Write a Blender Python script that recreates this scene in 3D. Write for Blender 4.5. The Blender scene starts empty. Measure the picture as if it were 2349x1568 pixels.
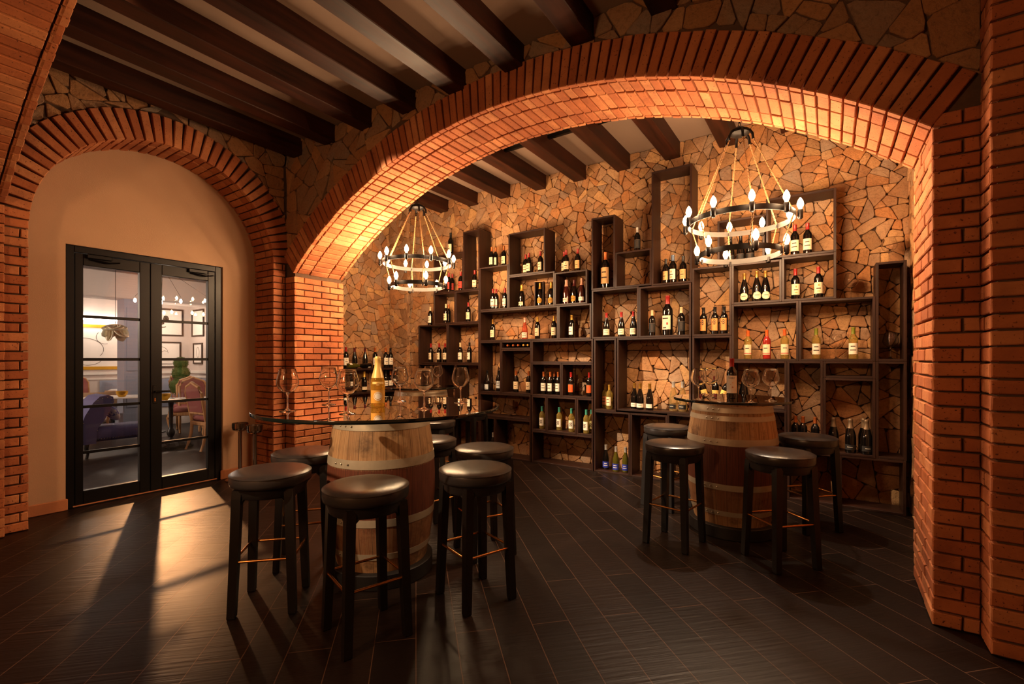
import bpy, math, random
from mathutils import Vector, Matrix
rnd = random.Random(7)
S = bpy.context.scene
COL = S.collection
PI = math.pi
pi2 = 2 * PI

# ------------------------------------------------------------------ camera
F_PX, CX, CY, TH, CAMZ = 1076.0, 1174.5, 822.0, math.radians(34.03), 1.40
CT, ST = math.cos(TH), math.sin(TH)
cam = bpy.data.cameras.new('camera')
cam.sensor_width = 36.0
cam.lens = F_PX / 2349.0 * 36.0
cam.shift_y = (CY - 784.0) / 2349.0
cam.clip_start = 0.05
cam.clip_end = 60
co = bpy.data.objects.new('camera', cam)
co.location = (0, 0, CAMZ)
co.rotation_euler = (PI / 2, 0, TH)
COL.objects.link(co)
S.camera = co


def at(u, v, z):
    """point of the horizontal plane z seen at photo pixel (u, v)"""
    a = (u - CX) / F_PX
    b = (CY - v) / F_PX
    t = (z - CAMZ) / b
    return Vector(((a * CT - ST) * t, (a * ST + CT) * t, z))


def x_on_y(u, y):
    a = (u - CX) / F_PX
    return (a * CT - ST) / (a * ST + CT) * y


# ------------------------------------------------------------------ materials
def lin(c):
    return tuple(((x / 255.0) / 12.92 if x / 255.0 <= 0.04045 else ((x / 255.0 + 0.055) / 1.055) ** 2.4) for x in c)


class NT:
    def __init__(s, name):
        s.m = bpy.data.materials.new(name)
        s.m.use_nodes = True
        s.t = s.m.node_tree
        s.t.nodes.clear()
        s.out = s.n('ShaderNodeOutputMaterial')

    def n(s, kind, ins=None, **kw):
        nd = s.t.nodes.new(kind)
        for k, v in kw.items():
            setattr(nd, k, v)
        if ins:
            for k, v in ins.items():
                if hasattr(v, 'is_output') or hasattr(v, 'links'):
                    s.t.links.new(v, nd.inputs[k])
                else:
                    nd.inputs[k].default_value = v
        return nd

    def mix(s, f, a, b, mode='MIX'):
        nd = s.n('ShaderNodeMix', data_type='RGBA', blend_type=mode)
        for i, v in ((0, f), (6, a), (7, b)):
            if hasattr(v, 'links'):
                s.t.links.new(v, nd.inputs[i])
            else:
                nd.inputs[i].default_value = v if not isinstance(v, tuple) else (v + (1,))[:4]
        return nd.outputs[2]

    def math(s, op, a, b=0.0, clamp=False):
        nd = s.n('ShaderNodeMath', operation=op, use_clamp=clamp)
        for i, v in ((0, a), (1, b)):
            if hasattr(v, 'links'):
                s.t.links.new(v, nd.inputs[i])
            else:
                nd.inputs[i].default_value = v
        return nd.outputs[0]

    def ramp(s, f, stops):
        nd = s.n('ShaderNodeValToRGB')
        e = nd.color_ramp.elements
        while len(e) < len(stops):
            e.new(0.5)
        for i, (p, c) in enumerate(stops):
            e[i].position = p
            e[i].color = (c + (1,))[:4]
        s.t.links.new(f, nd.inputs[0])
        return nd.outputs[0]

    def coord(s, scale=(1, 1, 1), rot=(0, 0, 0), loc=(0, 0, 0), kind='Object'):
        tc = s.n('ShaderNodeTexCoord')
        mp = s.n('ShaderNodeMapping', {'Vector': tc.outputs[kind], 'Scale': scale, 'Rotation': rot, 'Location': loc})
        return mp.outputs[0]

    def noise(s, vec, scale, detail=4, rough=0.55, out=0):
        nd = s.n('ShaderNodeTexNoise', {'Vector': vec, 'Scale': scale, 'Detail': detail, 'Roughness': rough})
        return nd.outputs[out]

    def bump(s, h, strength=0.3, dist=0.01, normal=None):
        nd = s.n('ShaderNodeBump', {'Height': h, 'Strength': strength, 'Distance': dist})
        if normal is not None:
            s.t.links.new(normal, nd.inputs['Normal'])
        return nd.outputs[0]

    def bsdf(s, **kw):
        names = {'col': 'Base Color', 'rough': 'Roughness', 'metal': 'Metallic', 'normal': 'Normal', 'spec': 'Specular IOR Level',
                 'coat': 'Coat Weight', 'coatr': 'Coat Roughness', 'trans': 'Transmission Weight', 'ior': 'IOR', 'em': 'Emission Color', 'ems': 'Emission Strength'}
        nd = s.n('ShaderNodeBsdfPrincipled')
        for k, v in kw.items():
            i = nd.inputs[names[k]]
            if hasattr(v, 'links'):
                s.t.links.new(v, i)
            else:
                i.default_value = v if not isinstance(v, tuple) else (v + (1,))[:4]
        return nd.outputs[0]

    def done(s, sh):
        s.t.links.new(sh, s.out.inputs[0])
        return s.m


def simple(name, rgb, rough=0.5, metal=0.0, nz=0.0, nscale=8, bump=0.0, bscale=60, spec=0.5, coat=0.0):
    t = NT(name)
    c = lin(rgb)
    col = c
    if nz:
        f = t.noise(t.coord(), nscale, 5)
        col = t.mix(f, tuple(x * (1 - nz) for x in c), tuple(min(1, x * (1 + nz)) for x in c))
    kw = dict(col=col, rough=rough, metal=metal, spec=spec)
    if coat:
        kw['coat'] = coat
        kw['coatr'] = 0.15
    if bump:
        kw['normal'] = t.bump(t.noise(t.coord(), bscale, 4), bump, 0.004)
    return t.done(t.bsdf(**kw))


def brick_mat(name, a, b, c):
    t = NT(name)
    g = t.n('ShaderNodeNewGeometry')
    base = t.ramp(g.outputs['Random Per Island'], [(0.0, lin(a)), (0.5, lin(b)), (1.0, lin(c))])
    v = t.coord()
    n1 = t.noise(v, 9, 5)
    base = t.mix(t.math('MULTIPLY', n1, 0.45), base, lin((142, 78, 50)))
    mottle = t.ramp(t.noise(v, 3.2, 5, .6), [(.42, (0, 0, 0)), (.72, (.8, .8, .8))])  # broad random patches of darker brick brown
    base = t.mix(mottle, base, lin((134, 76, 50)))
    pit = t.noise(v, 70, 3, 0.6)
    base = t.mix(t.ramp(pit, [(0.3, (1, 1, 1)), (0.38, (0, 0, 0))]), base, lin((84, 45, 30)))
    chalk = t.ramp(t.noise(v, 26, 5, 0.7), [(0.66, (0, 0, 0)), (0.74, (0.5, 0.5, 0.5))])
    base = t.mix(chalk, base, lin((190, 140, 108)))
    nb = t.bump(t.noise(v, 38, 6, 0.65), 0.45, 0.006)
    return t.done(t.bsdf(col=base, rough=0.88, normal=nb, spec=0.25))


def stone_mat(name, cols, gloss=0.75):
    t = NT(name)
    g = t.n('ShaderNodeNewGeometry')
    k = len(cols) - 1
    base = t.ramp(g.outputs['Random Per Island'], [(i / k, lin(c)) for i, c in enumerate(cols)])
    v = t.coord()
    n1 = t.noise(v, 5, 6, 0.6)
    base = t.mix(t.ramp(n1, [(0.35, (0, 0, 0)), (0.75, (0.6, 0.6, 0.6))]), base, lin((150, 98, 58)))
    n2 = t.noise(v, 42, 5, 0.7)
    base = t.mix(t.ramp(n2, [(0.3, (0.45, 0.45, 0.45)), (0.5, (0, 0, 0))]), base, lin((70, 56, 44)))
    hb = t.math('ADD', t.noise(v, 16, 7, 0.68), t.math('MULTIPLY', n2, 0.35))
    nb = t.bump(hb, 0.85, 0.02)
    return t.done(t.bsdf(col=base, rough=gloss, normal=nb, spec=0.35))


def wood_mat(name, dark, light, axis=2, rough=0.45, scale=1.0, coat=0.0, spec=0.4):
    t = NT(name)
    sc = [22 * scale, 22 * scale, 22 * scale]
    sc[axis] = 1.6 * scale
    v = t.coord(tuple(sc))
    f = t.noise(v, 1.0, 6, 0.62)
    f2 = t.noise(t.coord((2, 2, 2)), 1.0, 3)
    g = t.math('ADD', t.math('MULTIPLY', f, 0.75), t.math('MULTIPLY', f2, 0.25))
    col = t.ramp(g, [(0.34, lin(dark)), (0.68, lin(light))])
    nb = t.bump(f, 0.25, 0.004)
    return t.done(t.bsdf(col=col, rough=t.math('ADD', t.math('MULTIPLY', f, 0.2), rough - 0.1), normal=nb, coat=coat, coatr=0.2, spec=spec))


def floor_mat():
    t = NT('dark_ribbed_floor_planks')
    ang = math.radians(44.4)
    v = t.coord((1, 1, 1), (0, 0, ang), (0, 0, 0))
    br = t.n('ShaderNodeTexBrick', {'Vector': v, 'Color1': (0, 0, 0, 1), 'Color2': (1, 1, 1, 1), 'Mortar': (0.5, 0.5, 0.5, 1), 'Scale': 1.0,
                                    'Mortar Size': 0.0022, 'Mortar Smooth': 0.1, 'Bias': 0.0, 'Brick Width': 1.2, 'Row Height': 0.2}, offset=0.37, offset_frequency=2)
    fac = br.outputs['Fac']
    tone = t.ramp(br.outputs['Color'], [(0.0, lin((20, 13, 10))), (0.5, lin((27, 18, 14))), (1.0, lin((37, 26, 21)))])
    rib_v = t.coord((1, 1, 1), (0, 0, ang))
    rib_v2 = t.n('ShaderNodeMapping', {'Vector': rib_v, 'Scale': (46, 2.6, 1)}).outputs[0]
    rib = t.noise(rib_v2, 1.0, 3, 0.5)
    spot = t.noise(t.coord(), 1.7, 4)
    amt = t.ramp(br.outputs['Color'], [(0.1, (0.06, 0.06, 0.06)), (0.9, (0.5, 0.5, 0.5))])
    tone = t.mix(t.math('MULTIPLY', rib, 0.5), tone, lin((22, 16, 14)))
    col = t.mix(fac, tone, lin((92, 68, 54)))
    h = t.math('SUBTRACT', t.math('MULTIPLY', rib, t.math('ADD', amt, 0.25)), t.math('MULTIPLY', fac, 0.6))
    nb = t.bump(h, 0.6, 0.007)
    rough = t.math('ADD', t.math('MULTIPLY', spot, 0.16), 0.33)
    return t.done(t.bsdf(col=col, rough=rough, normal=nb, spec=0.22))


def barrel_mat():
    t = NT('oak_staves_wine_stained')
    tc = t.n('ShaderNodeTexCoord').outputs['Object']
    sep = t.n('ShaderNodeSeparateXYZ', {'Vector': tc})
    ang = t.math('ARCTAN2', sep.outputs[1], sep.outputs[0])
    st = t.math('MULTIPLY', ang, 26 / pi2)
    fr = t.math('FRACT', st)
    idn = t.n('ShaderNodeTexWhiteNoise', {'W': t.math('FLOOR', st)}, noise_dimensions='1D').outputs[0]
    comb = t.n('ShaderNodeCombineXYZ', {'X': t.math('MULTIPLY', ang, 34), 'Y': t.math('MULTIPLY', idn, 30), 'Z': t.math('MULTIPLY', sep.outputs[2], 1.6)}).outputs[0]
    gr = t.noise(comb, 2.2, 7, 0.65)
    col = t.ramp(gr, [(0.3, lin((112, 80, 52))), (0.5, lin((168, 130, 90))), (0.72, lin((198, 164, 122)))])
    col = t.mix(t.math('MULTIPLY', idn, 0.5), col, lin((112, 76, 48)))
    blot = t.ramp(t.noise(tc, 5.5, 6, 0.7), [(0.5, (0, 0, 0)), (0.66, (0.75, 0.75, 0.75))])
    col = t.mix(blot, col, lin((66, 46, 32)))
    # wine stain around the bung and belly, between the second and fourth hoops
    z = sep.outputs[2]
    zz = t.math('ADD', z, t.math('MULTIPLY', t.noise(comb, 1.3, 4), 0.03))
    a = t.ramp(t.math('MULTIPLY', zz, 1.0), [(0.06, (0.0, 0.0, 0.0)), (0.14, (0.55, 0.55, 0.55)), (0.31, (0.6, 0.6, 0.6)), (0.35, (1, 1, 1)), (0.645, (1, 1, 1)), (0.665, (0, 0, 0))])
    stain = t.ramp(t.noise(comb, 3.0, 6, 0.7), [(0.35, lin((52, 20, 13))), (0.55, lin((88, 37, 21))), (0.75, lin((122, 62, 35)))])
    col = t.mix(t.math('MULTIPLY', a, 0.95), col, stain)
    joint = t.math('LESS_THAN', fr, 0.035)
    col = t.mix(t.math('MULTIPLY', joint, 0.7), col, lin((40, 26, 18)))
    nb = t.bump(t.math('SUBTRACT', t.math('MULTIPLY', gr, 0.4), joint), 0.35, 0.004)
    return t.done(t.bsdf(col=col, rough=0.62, normal=nb, spec=0.35))


def thin_glass(name, tint=(1, 1, 1), refl=1.0, body=None):
    t = NT(name)
    fr = t.n('ShaderNodeFresnel', {'IOR': 1.5})
    tr = t.n('ShaderNodeBsdfTransparent', {'Color': tint + (1,)})
    gl = t.n('ShaderNodeBsdfAnisotropic' if False else 'ShaderNodeBsdfGlossy', {'Roughness': 0.0, 'Color': (refl, refl, refl, 1)})
    mx = t.n('ShaderNodeMixShader', {0: fr.outputs[0], 1: tr.outputs[0], 2: gl.outputs[0]})
    if body:      # faintly cloudy tinted wine inside
        df = t.n('ShaderNodeBsdfDiffuse', {'Color': lin(body) + (1,)})
        tl = t.n('ShaderNodeBsdfTranslucent', {'Color': lin(body) + (1,)})
        a_ = t.n('ShaderNodeMixShader', {0: 0.5, 1: df.outputs[0], 2: tl.outputs[0]})
        mx = t.n('ShaderNodeMixShader', {0: 0.3, 1: mx.outputs[0], 2: a_.outputs[0]})
    return t.done(mx.outputs[0])


def glass(name, tint=(1, 1, 1), rough=0.0):
    t = NT(name)
    g = t.n('ShaderNodeBsdfGlass', {'Color': tint + (1,), 'Roughness': rough, 'IOR': 1.45})
    return t.done(g.outputs[0])


def emit(name, rgb, s, clear=False):
    t = NT(name)
    e = t.n('ShaderNodeEmission', {'Color': rgb + (1,), 'Strength': s})
    if clear:     # clear bulb glass: the lamp inside shines out through it
        tr = t.n('ShaderNodeBsdfTransparent')
        m = t.done(t.n('ShaderNodeAddShader', {0: e.outputs[0], 1: tr.outputs[0]}).outputs[0])
    else:
        m = t.done(e.outputs[0])
    m.cycles.emission_sampling = 'NONE'
    return m


M = {}
M['brick'] = brick_mat('red_brick', (164, 94, 57), (188, 114, 71), (208, 144, 97))
M['mortar'] = simple('grey_brown_mortar', (84, 62, 45), 0.95, nz=0.3, nscale=30, bump=0.5)
M['stone_tan'] = stone_mat('split_sandstone', [(190, 138, 92), (208, 160, 110), (158, 136, 116), (214, 166, 110), (138, 106, 78), (200, 138, 84), (176, 146, 116), (166, 120, 80)])
M['stone_grey'] = stone_mat('dark_split_stone', [(146, 118, 92), (172, 124, 80), (126, 114, 100), (186, 138, 92), (156, 112, 72), (132, 120, 108)])
M['stone_joint'] = simple('dark_stone_joint', (70, 52, 38), 0.95, nz=0.3, bump=0.5, bscale=40)
M['plaster'] = simple('warm_beige_plaster', (184, 148, 116), 0.85, nz=0.06, nscale=3, bump=0.25, bscale=140)
M['ceil'] = simple('cream_ceiling_paint', (146, 122, 104), 0.9, nz=0.05, nscale=2)
M['beam'] = wood_mat('dark_stained_beam', (26, 11, 6), (66, 30, 14), axis=1, rough=0.52, scale=0.9, spec=0.25)
M['walnut'] = wood_mat('dark_walnut_board', (24, 12, 8), (56, 29, 17), axis=0, rough=0.5)
M['walnut_v'] = wood_mat('dark_walnut_upright', (24, 12, 8), (56, 29, 17), axis=2, rough=0.46)
M['floor'] = floor_mat()
M['oak'] = barrel_mat()
M['hoop'] = simple('galvanised_hoop', (168, 156, 136), 0.42, 0.35, nz=0.3, nscale=9, bump=0.15, bscale=30)
M['rivet'] = simple('rivet_steel', (190, 180, 165), 0.35, 0.9)
M['black_base'] = simple('matt_black_plinth', (20, 18, 18), 0.5)
M['table_glass'] = thin_glass('clear_tabletop_glass', (0.86, 0.9, 0.88))
M['glass_edge'] = simple('dark_green_glass_edge', (12, 20, 18), 0.06, spec=0.8)
M['pane'] = thin_glass('door_glass', (0.97, 0.97, 0.97))
M['wineglass'] = glass('clear_crystal')
M['leather'] = simple('black_leather', (44, 40, 39), 0.27, nz=0.1, nscale=4, bump=0.12, bscale=260, spec=0.55)
M['leather2'] = simple('black_leather_side', (34, 30, 29), 0.42, bump=0.12, bscale=260)
M['blackwood'] = simple('black_stained_wood', (19, 15, 13), 0.42, nz=0.2, nscale=20)
M['brass'] = simple('brushed_brass', (214, 148, 84), 0.26, 1.0)
M['frame_black'] = simple('black_metal_door_frame', (7, 6, 6), 0.34, 0.0, spec=0.3)
M['chrome'] = simple('polished_steel', (190, 180, 170), 0.12, 1.0)
M['iron'] = simple('black_iron', (26, 22, 20), 0.4, 0.6)
M['white_enamel'] = simple('white_enamel', (66, 62, 58), 0.5)
M['rope'] = simple('jute_rope', (150, 112, 70), 0.9, nz=0.3, nscale=90, bump=0.8, bscale=160)
M['bulb'] = emit('glowing_candle_bulb', (1.0, 0.62, 0.28), 22.0, True)
M['clay'] = simple('terracotta_skirting', (176, 112, 72), 0.8, nz=0.15, bump=0.3)
# bottles
M['b_dark'] = simple('dark_bottle_glass', (12, 10, 9), 0.06, spec=0.7)
M['b_olive'] = simple('olive_bottle_glass', (70, 66, 20), 0.07, spec=0.7)
M['b_pale'] = thin_glass('pale_wine_bottle', (0.95, 0.90, 0.62), body=(226, 196, 110))
M['b_gold'] = thin_glass('golden_bottle', (1.0, 0.86, 0.46), body=(214, 166, 66))
M['b_rose'] = thin_glass('rose_wine_bottle', (0.95, 0.52, 0.42), body=(230, 120, 90))
M['b_red'] = simple('red_rose_bottle', (148, 36, 30), 0.08, spec=0.7)
M['b_clear'] = thin_glass('clear_bottle', (0.95, 0.90, 0.76), body=(220, 190, 130))
M['b_pink'] = simple('pink_champagne_bottle', (62, 22, 18), 0.1, spec=0.7)
CAPS = dict(red=(150, 28, 24), black=(24, 22, 22), gold=(206, 160, 70), copper=(190, 104, 52), palegold=(232, 196, 112), orange=(214, 96, 40), teal=(70, 150, 128), green=(120, 130, 44),
            silver=(190, 184, 176), blue=(84, 104, 130), cream=(222, 196, 150), foil=(140, 120, 96), darkred=(84, 22, 22), amber=(150, 110, 44), pinkcap=(232, 176, 150))
for k_, c_ in CAPS.items():
    M['cap_' + k_] = simple('capsule_' + k_, c_, 0.35, 0.5 if k_ in ('gold', 'silver', 'copper', 'foil', 'amber') else 0.1)
LABS = dict(cream=(232, 214, 178), white=(236, 228, 210), tan=(222, 176, 118), orange=(226, 92, 30), blue=(36, 50, 150), black=(24, 22, 22), redlab=(176, 50, 34),
            sky=(196, 208, 212), gold=(206, 150, 52), yellow=(232, 190, 100), apricot=(226, 150, 84), rust=(190, 120, 84))
for k_, c_ in LABS.items():
    M['lab_' + k_] = simple('label_' + k_, c_, 0.7, nz=0.04, nscale=60)
M['ink'] = simple('label_ink', (70, 56, 44), 0.8)
M['ink_gold'] = simple('label_gold_print', (190, 150, 80), 0.5, 0.3)
M['ink_red'] = simple('label_red_print', (190, 50, 44), 0.7)
M['ink_white'] = simple('label_white_print', (226, 220, 206), 0.7)
M['cork'] = simple('cork_end', (196, 140, 100), 0.8)
# dining room
M['d_wall'] = simple('pale_grey_wall', (208, 196, 190), 0.8)
M['d_ceil'] = simple('grey_ceiling', (104, 97, 98), 0.9)
M['d_blue'] = simple('blue_grey_panel', (150, 158, 178), 0.6)
M['d_white'] = simple('white_moulding', (226, 222, 216), 0.6)
M['velvet'] = simple('lavender_blue_velvet', (88, 88, 140), 0.7, nz=0.15, nscale=5)
M['mauve'] = simple('mauve_upholstery', (150, 84, 82), 0.85, nz=0.1)
M['taupe'] = simple('taupe_upholstery', (150, 122, 96), 0.85)
M['limed'] = wood_mat('limed_oak', (176, 124, 80), (216, 168, 118), axis=2, rough=0.5)
M['marble'] = simple('white_marble', (232, 226, 220), 0.3, nz=0.06)
M['leaf'] = simple('clipped_box_leaves', (66, 96, 30), 0.7, nz=0.7, nscale=60, bump=1.0, bscale=70)
M['frame_dark'] = simple('dark_picture_frame', (40, 28, 26), 0.4)
M['frame_gold'] = simple('gold_picture_frame', (214, 160, 40), 0.35, 0.4)
M['paper'] = simple('white_paper', (238, 232, 226), 0.8)
M['gold_bowl'] = simple('gold_bowl', (214, 164, 50), 0.3, 0.7)
M['white_china'] = simple('white_china', (236, 232, 228), 0.3)
M['petal'] = simple('ivory_petal', (228, 224, 200), 0.7)
M['lamp_white'] = emit('warm_white_lamp', (1.0, 0.86, 0.72), 18.0)


# ------------------------------------------------------------------ objects
def tag(o, label=None, cat=None, group=None, kind=None):
    if label:
        o['label'] = label
    if cat:
        o['category'] = cat
    if group:
        o['group'] = group
    if kind:
        o['kind'] = kind
    return o


def empty(name, loc=(0, 0, 0), rz=0.0, rot=None):
    o = bpy.data.objects.new(name, None)
    o.empty_display_size = 0.05
    o.location = loc
    o.rotation_euler = rot if rot else (0, 0, rz)
    COL.objects.link(o)
    return o


def link(name, me, parent=None, loc=None, rz=None):
    o = bpy.data.objects.new(name, me)
    COL.objects.link(o)
    if parent is not None:
        o.parent = parent
    if loc is not None:
        o.location = loc
    if rz is not None:
        o.rotation_euler = (0, 0, rz)
    return o


class MB:
    def __init__(s):
        s.v, s.f, s.mi, s.mats = [], [], [], []

    def slot(s, m):
        if m not in s.mats:
            s.mats.append(m)
        return s.mats.index(m)

    def add(s, vs, fs, m=None):
        b = len(s.v)
        s.v += [tuple(p) for p in vs]
        k = s.slot(m) if m is not None else 0
        for f in fs:
            s.f.append(tuple(b + i for i in f))
            s.mi.append(k)

    def box(s, x0, x1, y0, y1, z0, z1, m=None, ch=0.0, T=None):
        if x1 < x0: x0, x1 = x1, x0
        if y1 < y0: y0, y1 = y1, y0
        if z1 < z0: z0, z1 = z1, z0
        if ch <= 0:
            vs = [(x0, y0, z0), (x1, y0, z0), (x1, y1, z0), (x0, y1, z0), (x0, y0, z1), (x1, y0, z1), (x1, y1, z1), (x0, y1, z1)]
            fs = [(3, 2, 1, 0), (4, 5, 6, 7), (0, 1, 5, 4), (1, 2, 6, 5), (2, 3, 7, 6), (3, 0, 4, 7)]
        else:
            ch = min(ch, (x1 - x0) * .45, (y1 - y0) * .45, (z1 - z0) * .45)
            vs = []
            for (z, i) in ((z0, ch), (z0 + ch, 0), (z1 - ch, 0), (z1, ch)):
                j = ch - i
                X0, X1, Y0, Y1 = x0 + i, x1 - i, y0 + i, y1 - i
                if i:
                    vs += [(X0, Y0, z), (X0, Y0, z), (X1, Y0, z), (X1, Y0, z), (X1, Y1, z), (X1, Y1, z), (X0, Y1, z), (X0, Y1, z)]
                else:
                    vs += [(X0, Y0 + ch, z), (X0 + ch, Y0, z), (X1 - ch, Y0, z), (X1, Y0 + ch, z), (X1, Y1 - ch, z), (X1 - ch, Y1, z), (X0 + ch, Y1, z), (X0, Y1 - ch, z)]
            # rings of 8 (outer rings degenerate to 4 corners)
            R = [[0, 0, 2, 2, 4, 4, 6, 6], list(range(8, 16)), list(range(16, 24)), [24, 24, 26, 26, 28, 28, 30, 30]]
            fs = [(6, 4, 2, 0), (24, 26, 28, 30)]
            for r in range(3):
                for i in range(8):
                    j = (i + 1) % 8
                    q = [R[r][i], R[r][j], R[r + 1][j], R[r + 1][i]]
                    u = []
                    for a in q:
                        if a not in u:
                            u.append(a)
                    if len(u) > 2:
                        fs.append(tuple(u))
        if T is not None:
            vs = [T @ Vector(p) for p in vs]
        s.add(vs, fs, m)

    def lathe(s, prof, n=24, m=None, T=None, a0=0.0, a1=pi2, cap=True):
        full = abs(a1 - a0 - pi2) < 1e-6
        k = n if full else n + 1
        vs, fs, rings = [], [], []
        for (r, z) in prof:
            if r < 1e-6:
                rings.append([len(vs)] * k)
                vs.append((0, 0, z))
            else:
                rings.append(list(range(len(vs), len(vs) + k)))
                for i in range(k):
                    a = a0 + (a1 - a0) * i / n
                    vs.append((r * math.cos(a), r * math.sin(a), z))
        for A, B in zip(rings[:-1], rings[1:]):
            for i in range(n):
                j = (i + 1) % k
                q = []
                for w in (A[i], A[j], B[j], B[i]):
                    if w not in q:
                        q.append(w)
                if len(q) > 2:
                    fs.append(tuple(q))
        if T is not None:
            vs = [T @ Vector(p) for p in vs]
        s.add(vs, fs, m)

    def tube(s, pts, r, n=8, m=None, closed=False, cap=True):
        pts = [Vector(p) for p in pts]
        rs = r if isinstance(r, (list, tuple)) else [r] * len(pts)
        vs, fs = [], []
        K = len(pts)
        up = Vector((0, 0, 1))
        for i, p in enumerate(pts):
            if closed:
                d = pts[(i + 1) % K] - pts[i - 1]
            else:
                d = pts[min(i + 1, K - 1)] - pts[max(i - 1, 0)]
            d.normalize()
            a = d.cross(up if abs(d.z) < 0.95 else Vector((1, 0, 0))).normalized()
            b = a.cross(d).normalized()
            for k in range(n):
                t = pi2 * k / n
                vs.append(p + (a * math.cos(t) + b * math.sin(t)) * rs[i])
        for i in range(K if closed else K - 1):
            for k in range(n):
                a, b = i * n + k, i * n + (k + 1) % n
                c, d = ((i + 1) % K) * n + (k + 1) % n, ((i + 1) % K) * n + k
                fs.append((a, d, c, b))
        if cap and not closed:
            fs.append(tuple(range(n)))
            fs.append(tuple(reversed(range((K - 1) * n, K * n))))
        s.add(vs, fs, m)

    def prism(s, poly, z0, z1, m=None, T=None):
        n = len(poly)
        vs = [(x, y, z0) for x, y in poly] + [(x, y, z1) for x, y in poly]
        fs = [tuple(reversed(range(n))), tuple(range(n, 2 * n))]
        fs += [(i, (i + 1) % n, n + (i + 1) % n, n + i) for i in range(n)]
        if T is not None:
            vs = [T @ Vector(p) for p in vs]
        s.add(vs, fs, m)

    def brick(s, mp, u0, u1, v0, v1, d0, d1, ch=0.005, j=0.0022):
        """a brick on a mapped surface; mp(u, v, d) -> point, d1 is the outer face"""
        dj = rnd.uniform(-0.003, 0.003)
        cs = [(u0 + rnd.uniform(-j, j), v0 + rnd.uniform(-j, j)), (u1 + rnd.uniform(-j, j), v0 + rnd.uniform(-j, j)),
              (u1 + rnd.uniform(-j, j), v1 + rnd.uniform(-j, j)), (u0 + rnd.uniform(-j, j), v1 + rnd.uniform(-j, j))]
        sg = [(1, 1), (-1, 1), (-1, -1), (1, -1)]
        vs = [mp(u, v, d0) for u, v in cs]
        vs += [mp(u, v, d1 + dj - ch) for u, v in cs]
        vs += [mp(u + a * ch, v + b * ch, d1 + dj + rnd.uniform(-.001, .001)) for (u, v), (a, b) in zip(cs, sg)]
        fs = [(8, 9, 10, 11)]
        for r in (0, 4):
            for i in range(4):
                k = (i + 1) % 4
                fs.append((r + i, r + k, r + 4 + k, r + 4 + i))
        s.add(vs, fs)

    def mesh(s, name, mat=None, smooth=None):
        me = bpy.data.meshes.new(name)
        me.from_pydata(s.v, [], s.f)
        mats = s.mats if s.mats else [mat]
        for m in mats:
            me.materials.append(m)
        if s.mats and len(s.mats) > 1:
            me.polygons.foreach_set('material_index', s.mi)
        if smooth is not None:
            me.polygons.foreach_set('use_smooth', [True] * len(me.polygons))
            try:
                me.set_sharp_from_angle(angle=math.radians(smooth))
            except Exception:
                pass
        me.validate()
        me.update()
        return me

    def build(s, name, mat=None, parent=None, smooth=None, fix=True):
        me = s.mesh(name, mat, smooth)
        if fix:
            import bmesh
            bm = bmesh.new()
            bm.from_mesh(me)
            bmesh.ops.recalc_face_normals(bm, faces=bm.faces)
            bm.to_mesh(me)
            bm.free()
        return link(name, me, parent)


def structure(o, label=None, cat=None):
    return tag(o, label, cat, kind='structure')


# ------------------------------------------------------------------ room constants
XL = -5.42          # brick face of the door wall
XP = -5.84          # plaster plane inside the blind arch
XD = -5.89          # door plane
ZC = 3.965          # ceiling
ZB = 3.78           # beam undersides
YB = 5.70           # back wall of the wine alcove
XAL, XAR = -6.40, 0.62   # side walls of the alcove
OPL, OPR = -5.24, 0.453  # jambs of the wide arch
TA = 0.68           # thickness of the arch wall
ACX, ACR, ACZ = -2.28, 4.50, 3.54   # wide arch: centre x, radius, crown
RING = 0.285


def YA(x):
    return 3.28 + 0.0213 * (x - 0.45)


def arch_z(x, R=ACR, crown=ACZ, cx=ACX):
    return crown - R + math.sqrt(max(0.0, R * R - (x - cx) ** 2))


# ------------------------------------------------------------------ stones and bricks
def clip(poly, nx, ny, c):
    out = []
    n = len(poly)
    for i in range(n):
        a, b = poly[i], poly[(i + 1) % n]
        da = a[0] * nx + a[1] * ny - c
        db = b[0] * nx + b[1] * ny - c
        if da <= 0:
            out.append(a)
        if (da < 0 < db) or (db < 0 < da):
            t = da / (da - db)
            out.append((a[0] + (b[0] - a[0]) * t, a[1] + (b[1] - a[1]) * t))
    return out


def poly_area(p):
    return 0.5 * abs(sum(p[i][0] * p[(i + 1) % len(p)][1] - p[(i + 1) % len(p)][0] * p[i][1] for i in range(len(p))))


def poly_cen(p):
    return sum(q[0] for q in p) / len(p), sum(q[1] for q in p) / len(p)


def split(poly, r, target, out, depth=0):
    a = poly_area(poly)
    if a < target * r.uniform(.55, 1.7) or depth > 5:
        out.append(poly)
        return
    cx, cy = poly_cen(poly)
    sxx = sum((p[0] - cx) ** 2 for p in poly)
    syy = sum((p[1] - cy) ** 2 for p in poly)
    sxy = sum((p[0] - cx) * (p[1] - cy) for p in poly)
    th = 0.5 * math.atan2(2 * sxy, sxx - syy) + r.gauss(0, .38)      # along the long axis
    nx, ny = math.cos(th), math.sin(th)
    ext = [p[0] * nx + p[1] * ny for p in poly]
    lo, hi = min(ext), max(ext)
    c = lo + (hi - lo) * r.uniform(.34, .66)
    A, B = clip(poly, nx, ny, c), clip(poly, -nx, -ny, -c)
    for q in (A, B):
        if len(q) >= 3:
            split(q, r, target, out, depth + 1)


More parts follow.
